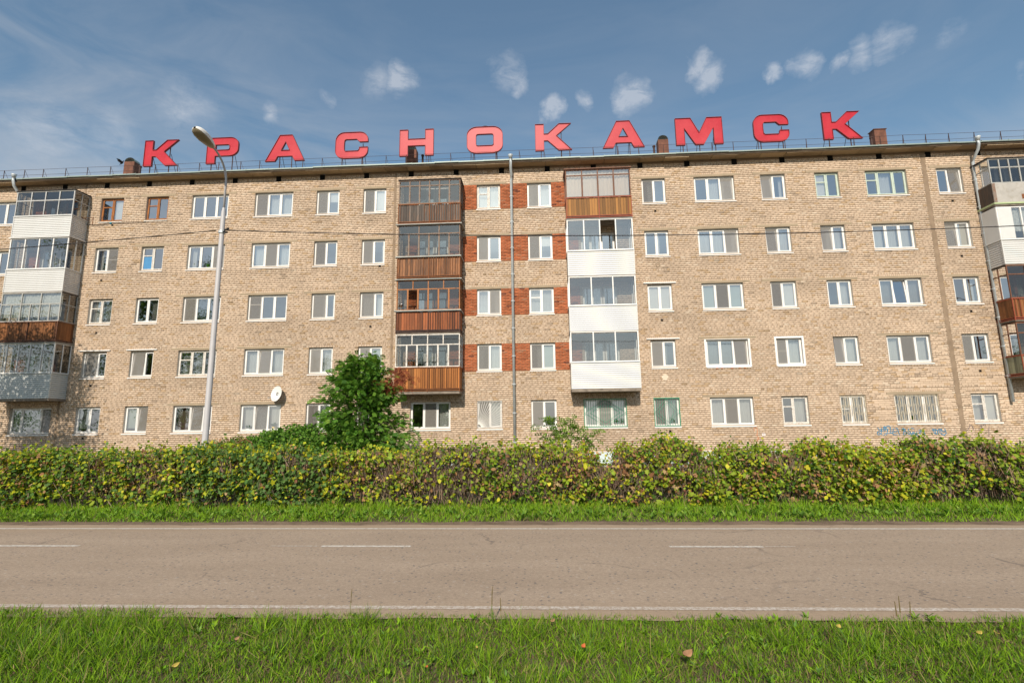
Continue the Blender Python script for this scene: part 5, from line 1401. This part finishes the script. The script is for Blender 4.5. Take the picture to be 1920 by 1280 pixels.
# far verge
n = 62000
x = RNG.uniform(-22, 20, n); y = RNG.uniform(11.1, 13.6, n); ed = 11.44 - .018 * x + .10 * wob(x, 3, 6, 1.1) + .08 * wob(x, 71, 5, 2.6)
kp = (y > ed - RNG.exponential(.03, n)) & (RNG.random(n) < .75 + .25 * wob(x + y, 72, 5, 1.8)); x, y = x[kp], y[kp]; n = len(x)
ht = RNG.uniform(.07, .22, n) * (1 + .5 * wob(x, 73, 6, 1.2)) * np.clip(.55 + (y - 11.4) * .55, .45, 1.35) * (1 + .35 * np.clip(wob(x, 74, 5, 3.1), -.6, 2))
P = np.stack([x, y, np.full(n, -.02)], 1)
grass('verge_grass', P, ht, None, .008, .016, [G2, (.22, .39, .03), G1, G4], [.40, .34, .18, .08], .55)
nw = 900; cx = RNG.uniform(-20, 18, nw); cy = RNG.uniform(11.6, 12.8, nw); P = np.repeat(np.stack([cx, cy, np.full(nw, .02)], 1), 6, 0); n = len(P)
ang = RNG.uniform(0, 6.28, n); U = np.stack([np.cos(ang), np.sin(ang), RNG.uniform(.3, 1.4, n)], 1); Vv = np.cross(np.array([0, 0, 1.]), U)
o = scatter('verge_weeds', LEAF_T, LEAF_F, P, U, Vv, np.stack([RNG.uniform(.08, .18, n), RNG.uniform(.05, .09, n), RNG.uniform(.03, .1, n)], 1), colours(n, [(.16, .28, .04), (.10, .20, .03), (.25, .36, .06)], [.4, .4, .2]), M['leaf']); tag(o, kind='stuff')
# seed heads by the road edge
def seed_stalk(x, y, h, label):
    o = empty('seed_stalk', (x, y, 0)); tag(o, label, 'grass stalk')
    b = MB(); dx = random.uniform(-.02, .02); b.tube([(0, 0, 0), (dx, 0, h * .6)], .0025, 4); b.build('stem', simple('stalk_green', (.16, .19, .06), .7), o)
    b = MB(); b.tube([(dx, 0, h * .6), (dx * 1.2, 0, h * .8), (dx * 1.5, 0, h)], .0065, 6, r2=.003); b.build('seed_head', simple('brown_seed_head', (.16, .12, .05), .8), o)
seed_stalk(-2.05, 5.72, .34, 'lone brown grass seed head against the road left of centre')
seed_stalk(-.55, 5.75, .36, 'taller of two brown seed heads standing together near the road centre')
seed_stalk(-.53, 5.70, .33, 'shorter of two brown seed heads standing together near the road centre')
seed_stalk(-.42, 5.55, .31, 'single seed head just right of the pair by the road')
seed_stalk(3.38, 5.42, .33, 'left seed head of the right hand cluster by the road')
seed_stalk(3.42, 5.45, .37, 'tallest middle seed head of the right hand cluster by the road')
seed_stalk(3.50, 5.45, .32, 'right seed head of the right hand cluster by the road')

def fallen_leaf(x, y, z, s, rz_, mat, label, curl=.3):
    s *= .72 if 'largest' in label else .60
    b = MB(); n = 8; v = []
    for i in range(n + 1):
        t = i / n; wd = .40 * math.sin(math.pi * min(1, t * 1.02)) ** .8 * s; zc = curl * s * (t - .5) ** 2 * 2
        v += [(t * s - s / 2, -wd, zc + curl * .45 * s), (t * s - s / 2, 0, zc), (t * s - s / 2, wd, zc + curl * .35 * s)]
    f = [(3 * i + k, 3 * i + 3 + k, 3 * i + 4 + k, 3 * i + 1 + k) for i in range(n) for k in range(2)]
    b.add(v, f); me = b.mesh('fallen_leaf', mat, True); o = put('fallen_leaf', me, None, (x, y, z)); o.rotation_euler = (.35, -.25, rz_)
    sm = o.modifiers.new('thick', 'SOLIDIFY'); sm.thickness = .0015
    return tag(o, label, 'fallen leaf', 'fallen leaves in the near grass')
fallen_leaf(1.22, 4.78, .10, .13, .35, M['leaf_dry'], 'largest curled brown leaf lying in the near grass', .5)
fallen_leaf(-.98, 4.62, .06, .04, 1.2, M['leaf_red'], 'tiny bright red leaf in the near grass below the lawn middle')
fallen_leaf(-2.9, 5.10, .08, .08, .5, M['leaf_dry'], 'small brown leaf in the grass left of centre')
fallen_leaf(.35, 4.95, .09, .08, 1.0, M['leaf_red'], 'narrow orange leaf standing in the grass near the large brown leaf', .6)
fallen_leaf(-.60, 4.95, .08, .05, 1.5, M['leaf_yellow'], 'small yellow leaf in the grass at the lawn middle')
fallen_leaf(-4.0, 5.55, .08, .07, .2, M['leaf_dry'], 'reddish brown leaf at the left near the road edge')
fallen_leaf(2.85, 5.48, .08, .09, .7, M['leaf_yellow'], 'yellow leaf in the grass right of centre near the road')
fallen_leaf(4.05, 5.35, .08, .09, .1, M['leaf_yellow'], 'left of two yellow leaves at the far right of the lawn')
fallen_leaf(4.20, 5.35, .08, .08, 2.0, M['leaf_yellow'], 'right of two yellow leaves at the far right of the lawn')
fallen_leaf(-3.15, 4.62, .05, .10, .6, M['leaf_yellow'], 'yellow leaf low at the left of the bare patch')
fallen_leaf(.1, 5.62, .07, .09, .1, M['leaf_dry'], 'brown leaf near the road edge at the lawn middle')

# --- trees and shrubs
def branchy(root, base, tips, r0, mat=M['bark']):
    b = MB()
    for t in tips:
        p0 = Vector(base); p3 = Vector(t); m1 = p0.lerp(p3, .35) + Vector((random.uniform(-.1, .1), random.uniform(-.1, .1), .12 * (p3 - p0).length))
        m2 = p0.lerp(p3, .7) + Vector((random.uniform(-.08, .08), random.uniform(-.08, .08), .10 * (p3 - p0).length)); b.tube([p0, m1, m2, p3], r0, 6, r2=r0 * .2)
    return b

def pinnate(name, P, D, L, C, parent, k=5, wid=.26, red=None):
    """compound leaves: pairs of narrow leaflets along a drooping stalk"""
    n = len(P); D = D / np.linalg.norm(D, axis=1, keepdims=True); side = np.cross(D, rdir(n) * 1.3 + np.array([0, 0, 1.])); side /= np.linalg.norm(side, axis=1, keepdims=True)
    PP = []; UU = []; VV = []; SS = []; CC = []
    for i in range(k):
        t = .25 + .75 * i / (k - 1); pos = P + D * (L * t)[:, None] - np.array([0, 0, 1.]) * (L * .28 * t * t)[:, None]
        for s in (-1, 1):
            u = side * s + D * .55 - np.array([0, 0, .25]); PP.append(pos); UU.append(u); VV.append(np.cross(np.cross(D, side), u)); SS.append(L * .46 * (1 - .35 * abs(t - .55))); CC.append(C)
    PP.append(P + D * L[:, None] * 1.0 - np.array([0, 0, 1.]) * (L * .28)[:, None]); UU.append(D - np.array([0, 0, .4])); VV.append(side); SS.append(L * .3); CC.append(C)
    T = [(0, 0, 0), (.5, wid * .62, .03), (1, 0, -.05), (.5, -wid * .62, .03)]; F = [(0, 1, 2, 3)]
    S = np.concatenate(SS); return scatter(name, T, F, np.concatenate(PP), np.concatenate(UU), np.concatenate(VV), S, np.concatenate(CC), M['leaf'], parent)

def rowan(x0, y0):
    root = empty('rowan_tree', (x0, y0, 0)); tag(root, 'dark green feathery leaved young tree with a red sprig in front of the block', 'tree')
    rr = random.Random(9); tips = []
    # outline half width by height
    prof = [(0.0, 1.6), (.9, 2.1), (1.6, 2.2), (2.1, 2.0), (2.6, 1.8), (3.1, 1.6), (3.7, 1.35), (4.2, 1.0), (4.6, .7), (5.0, .35)]
    hw = lambda z: float(np.interp(z, [p[0] for p in prof], [p[1] for p in prof]))
    stems = []
    b = MB()
    for i in range(5):
        a = rr.uniform(0, 6.28); t = Vector((.5 * math.cos(a) * (i > 0), .5 * math.sin(a) * (i > 0), rr.uniform(3.4, 4.7))); stems.append(t)
        b.tube([(0, 0, -.05), t * .35 + Vector((0, 0, .1)), t * .7, t], .055, 8, r2=.012)
    trunk = b.build('trunk', M['bark'], root, smooth=True)
    Pl = []; b = MB(); ends = []
    for i in range(190):
        z = rr.uniform(.6, 4.8); a = rr.uniform(0, 6.28); R_ = hw(z) * rr.uniform(.55, 1.0); st = stems[i % 5]
        e = Vector((R_ * math.cos(a), R_ * .8 * math.sin(a), z)); s0 = st * max(.15, min(.9, (z - .7) / st.z))
        mid = s0.lerp(e, .55) + Vector((0, 0, .12)); b.tube([s0, mid, e], .016, 5, r2=.004)
        ends.append(e)
        for k in range(42):
            t = rr.uniform(.25, 1.05); p = s0.lerp(mid, t * 1.6) if t < .6 else mid.lerp(e, (t - .55) / .45)
            Pl.append((p.x + rr.gauss(0, .12), p.y + rr.gauss(0, .12), p.z + rr.gauss(0, .10)))
    b.build('branches', M['bark'], root)
    P = np.array(Pl); n = len(P); out = P * np.array([1, 1, .15]); out[:, 2] = .1; D = out / (np.linalg.norm(out, axis=1, keepdims=True) + .01) + rdir(n) * .8; D[:, 2] = D[:, 2] * .8 + .15
    lump = wob(P[:, 0] * 3 + P[:, 2] * 4 + P[:, 1], 81, 5, 1.0)
    C = colours(n, [(.105, .23, .032), (.15, .30, .042), (.060, .145, .025), (.22, .36, .05)], [.4, .3, .2, .1]) * (1 + .22 * lump)[:, None]
    o = pinnate('crown', P, D, RNG.uniform(.13, .21, n), C, root, wid=.5); 
    # red sprig on the right
    n = 230; P = np.array([1.30, -.35, 3.55]) + RNG.normal(size=(n, 3)) * np.array([.30, .16, .17]); P[:90] += np.array([.36, 0, .30])
    D = rdir(n) + np.array([.5, -.3, .1])
    pinnate('red_leaves', P, D, RNG.uniform(.14, .20, n), colours(n, [(.25, .06, .035), (.33, .10, .05), (.16, .045, .03)], [.5, .3, .2]), root)
    return root
rowan(-6.75, 19.2)

def shrub(x0, y0, lumps, n, s0, s1, pal, wts, name, label, cat='bush', T=LEAF_T, F=LEAF_F):
    root = empty(name, (x0, y0, 0)); tag(root, label, cat)
    vols = np.array([l[3] * l[4] * l[5] for l in lumps]); idx = RNG.choice(len(lumps), n, p=vols / vols.sum()); Lm = np.array(lumps)[idx]
    d = rdir(n); r = RNG.uniform(.55, 1.0, n) ** .6; r += .10 * wob(d[:, 0] * 5 + d[:, 2] * 6 + idx, 91, 5, 1.2)
    P = Lm[:, :3] + d * Lm[:, 3:6] * r[:, None]; kp = P[:, 2] > .02; P, d = P[kp], d[kp]; n = len(P)
    U = rdir(n) + d * .6; Nn = d + rdir(n) * .8 + np.array([0, -.2, .4]); Vv = np.cross(Nn, U)
    C = colours(n, pal, wts)
    o = scatter('foliage', T, F, P, U, Vv, RNG.uniform(s0, s1, n), C, M['leaf'], root)
    b = branchy(root, (0, 0, 0), [(l[0] + random.uniform(-.2, .2) * l[3], l[1], l[2] + .3 * l[5]) for l in lumps for _ in range(4)], .022); b.build('stems', M['bark'], root)
    return root
shrub(-8.9, 18.2, [(.0, 0, 1.15, 1.15, .9, .95), (.55, .1, 1.45, .7, .6, .70), (-.75, 0, 1.2, .75, .6, .75), (-1.4, .2, .95, .55, .5, .85), (1.25, 0, .95, .6, .6, .8)], 15000, .06, .11,
      [(.105, .225, .030), (.15, .29, .04), (.07, .155, .025), (.21, .31, .05)], [.4, .3, .2, .1], 'green_bush', 'dense dark green bush behind the hedge, left of the rowan tree')
shrub(-10.9, 17.6, [(0, 0, .95, .75, .6, .72), (-.55, 0, .9, .55, .5, .66), (.5, 0, 1.05, .5, .5, .72)], 8000, .04, .08,
      [(.17, .24, .035), (.22, .25, .045), (.22, .12, .055), (.10, .18, .03)], [.4, .25, .15, .2], 'green_bush', 'low olive and reddish bush between the lamp post and the dark green bush')
# arching dry reddish stem
b = MB(); b.tube([(-9.75, 15.2, .9), (-9.35, 15.2, 1.35), (-8.95, 15.2, 1.66), (-8.80, 15.2, 1.72), (-8.62, 15.2, 1.62), (-8.50, 15.2, 1.38)], .022, 6, r2=.012)
o = b.build('dry_stem', simple('reddish_dry_stalk', (.17, .065, .035), .8)); tag(o, 'reddish dry weed stem arching over the hedge before the dark green bush', 'dry stem')
# sapling behind the hedge
def sapling(x0, y0, label, n_st=9, h=2.55, spread=.85):
    root = empty('sapling', (x0, y0, 0)); tag(root, label, 'sapling'); rr = random.Random(14); b = MB(); Pl = []; Dl = []
    for i in range(n_st):
        a = -1 + 2 * i / (n_st - 1); e = Vector((a * spread + rr.uniform(-.1, .1), rr.uniform(-.2, .2), h * (1 - .18 * abs(a + .25)) * rr.uniform(.86, 1.0))); m_ = Vector((e.x * .35, e.y * .3, e.z * .55)); b.tube([(0, 0, 0), m_, e], .012, 5, r2=.003)
        for k in range(34):
            t = rr.uniform(.25, 1); p = m_.lerp(e, t) if t > .3 else m_ * (t + .7); Pl.append((p.x + rr.gauss(0, .03), p.y + rr.gauss(0, .03), p.z)); Dl.append((rr.gauss(0, 1), rr.gauss(-.2, .7), rr.uniform(-.1, .5)))
    b.build('stems', M['bark'], root); n = len(Pl)
    pinnate('foliage', np.array(Pl), np.array(Dl), RNG.uniform(.13, .20, n), colours(n, [(.15, .25, .04), (.20, .31, .05), (.10, .18, .03)], [.5, .3, .2]), root, k=3, wid=.55)
sapling(.78, 14.6, 'thin light green sapling rising above the hedge under the white balconies')

# trees outside the picture: they throw the dappled shade at the left and stand in the window panes
def big_tree(x0, y0, h, cz, R_, n, label, seed, rz_=1.0):
    root = empty('birch_tree', (x0, y0, 0)); tag(root, label, 'tree', 'tall trees outside the view'); rr = random.Random(seed); g = np.random.default_rng(seed)
    b = MB(); b.tube([(0, 0, -.1), (.1, 0, h * .35), (0, .1, h * .7), (.1, 0, h * .96)], .20, 10, r2=.03); b.build('trunk', M['bark'], root, smooth=True)
    b = MB(); P = []
    nb = 70
    for i in range(nb):
        z = rr.uniform(cz, h * .93); a = rr.uniform(0, 6.28); f = 1 - abs((z - cz) / (h - cz) - .35) ** 1.5; L_ = R_ * f * rr.uniform(.5, 1)
        e = Vector((L_ * math.cos(a), L_ * math.sin(a), z + rr.uniform(-.3, .9))); s0 = Vector((0, 0, z - .4)); b.tube([s0, s0.lerp(e, .5) + Vector((0, 0, .3)), e], .05, 5, r2=.008)
        m_ = n // nb; t = g.uniform(.35, 1.1, m_)[:, None]; P.append(np.array(s0)[None] * (1 - t) + np.array(e)[None] * t + g.normal(size=(m_, 3)) * np.array([.38, .38, .30]))
    b.build('branches', M['bark'], root); P = np.concatenate(P); n = len(P)
    scatter('crown', LEAF_T, LEAF_F, P, rdir(n), rdir(n), RNG.uniform(.09, .15, n), colours(n, [(.06, .13, .025), (.09, .17, .03), (.12, .2, .04)], [.4, .4, .2]), M['leaf'], root)
big_tree(-25.8, 17.5, 12.0, 4.2, 2.9, 14000, 'birch left of the view near the block, dappling its lower left wall', 3)
big_tree(-37, -2, 21, 2.2, 5.0, 17000, 'tall birch across the road to the left', 4)
big_tree(-46, 0, 22, 1.6, 5.5, 17000, 'second tall birch across the road further left', 5)
big_tree(-14.5, -16, 11, 2.6, 3.4, 9000, 'birch behind the photographer to the left', 6)
big_tree(-54.5, 1, 15, 1.2, 4.8, 13000, 'third birch across the road at the far left', 8)
big_tree(-27, -10, 11, 2, 3.6, 9000, 'broad birch behind the photographer further left', 7)
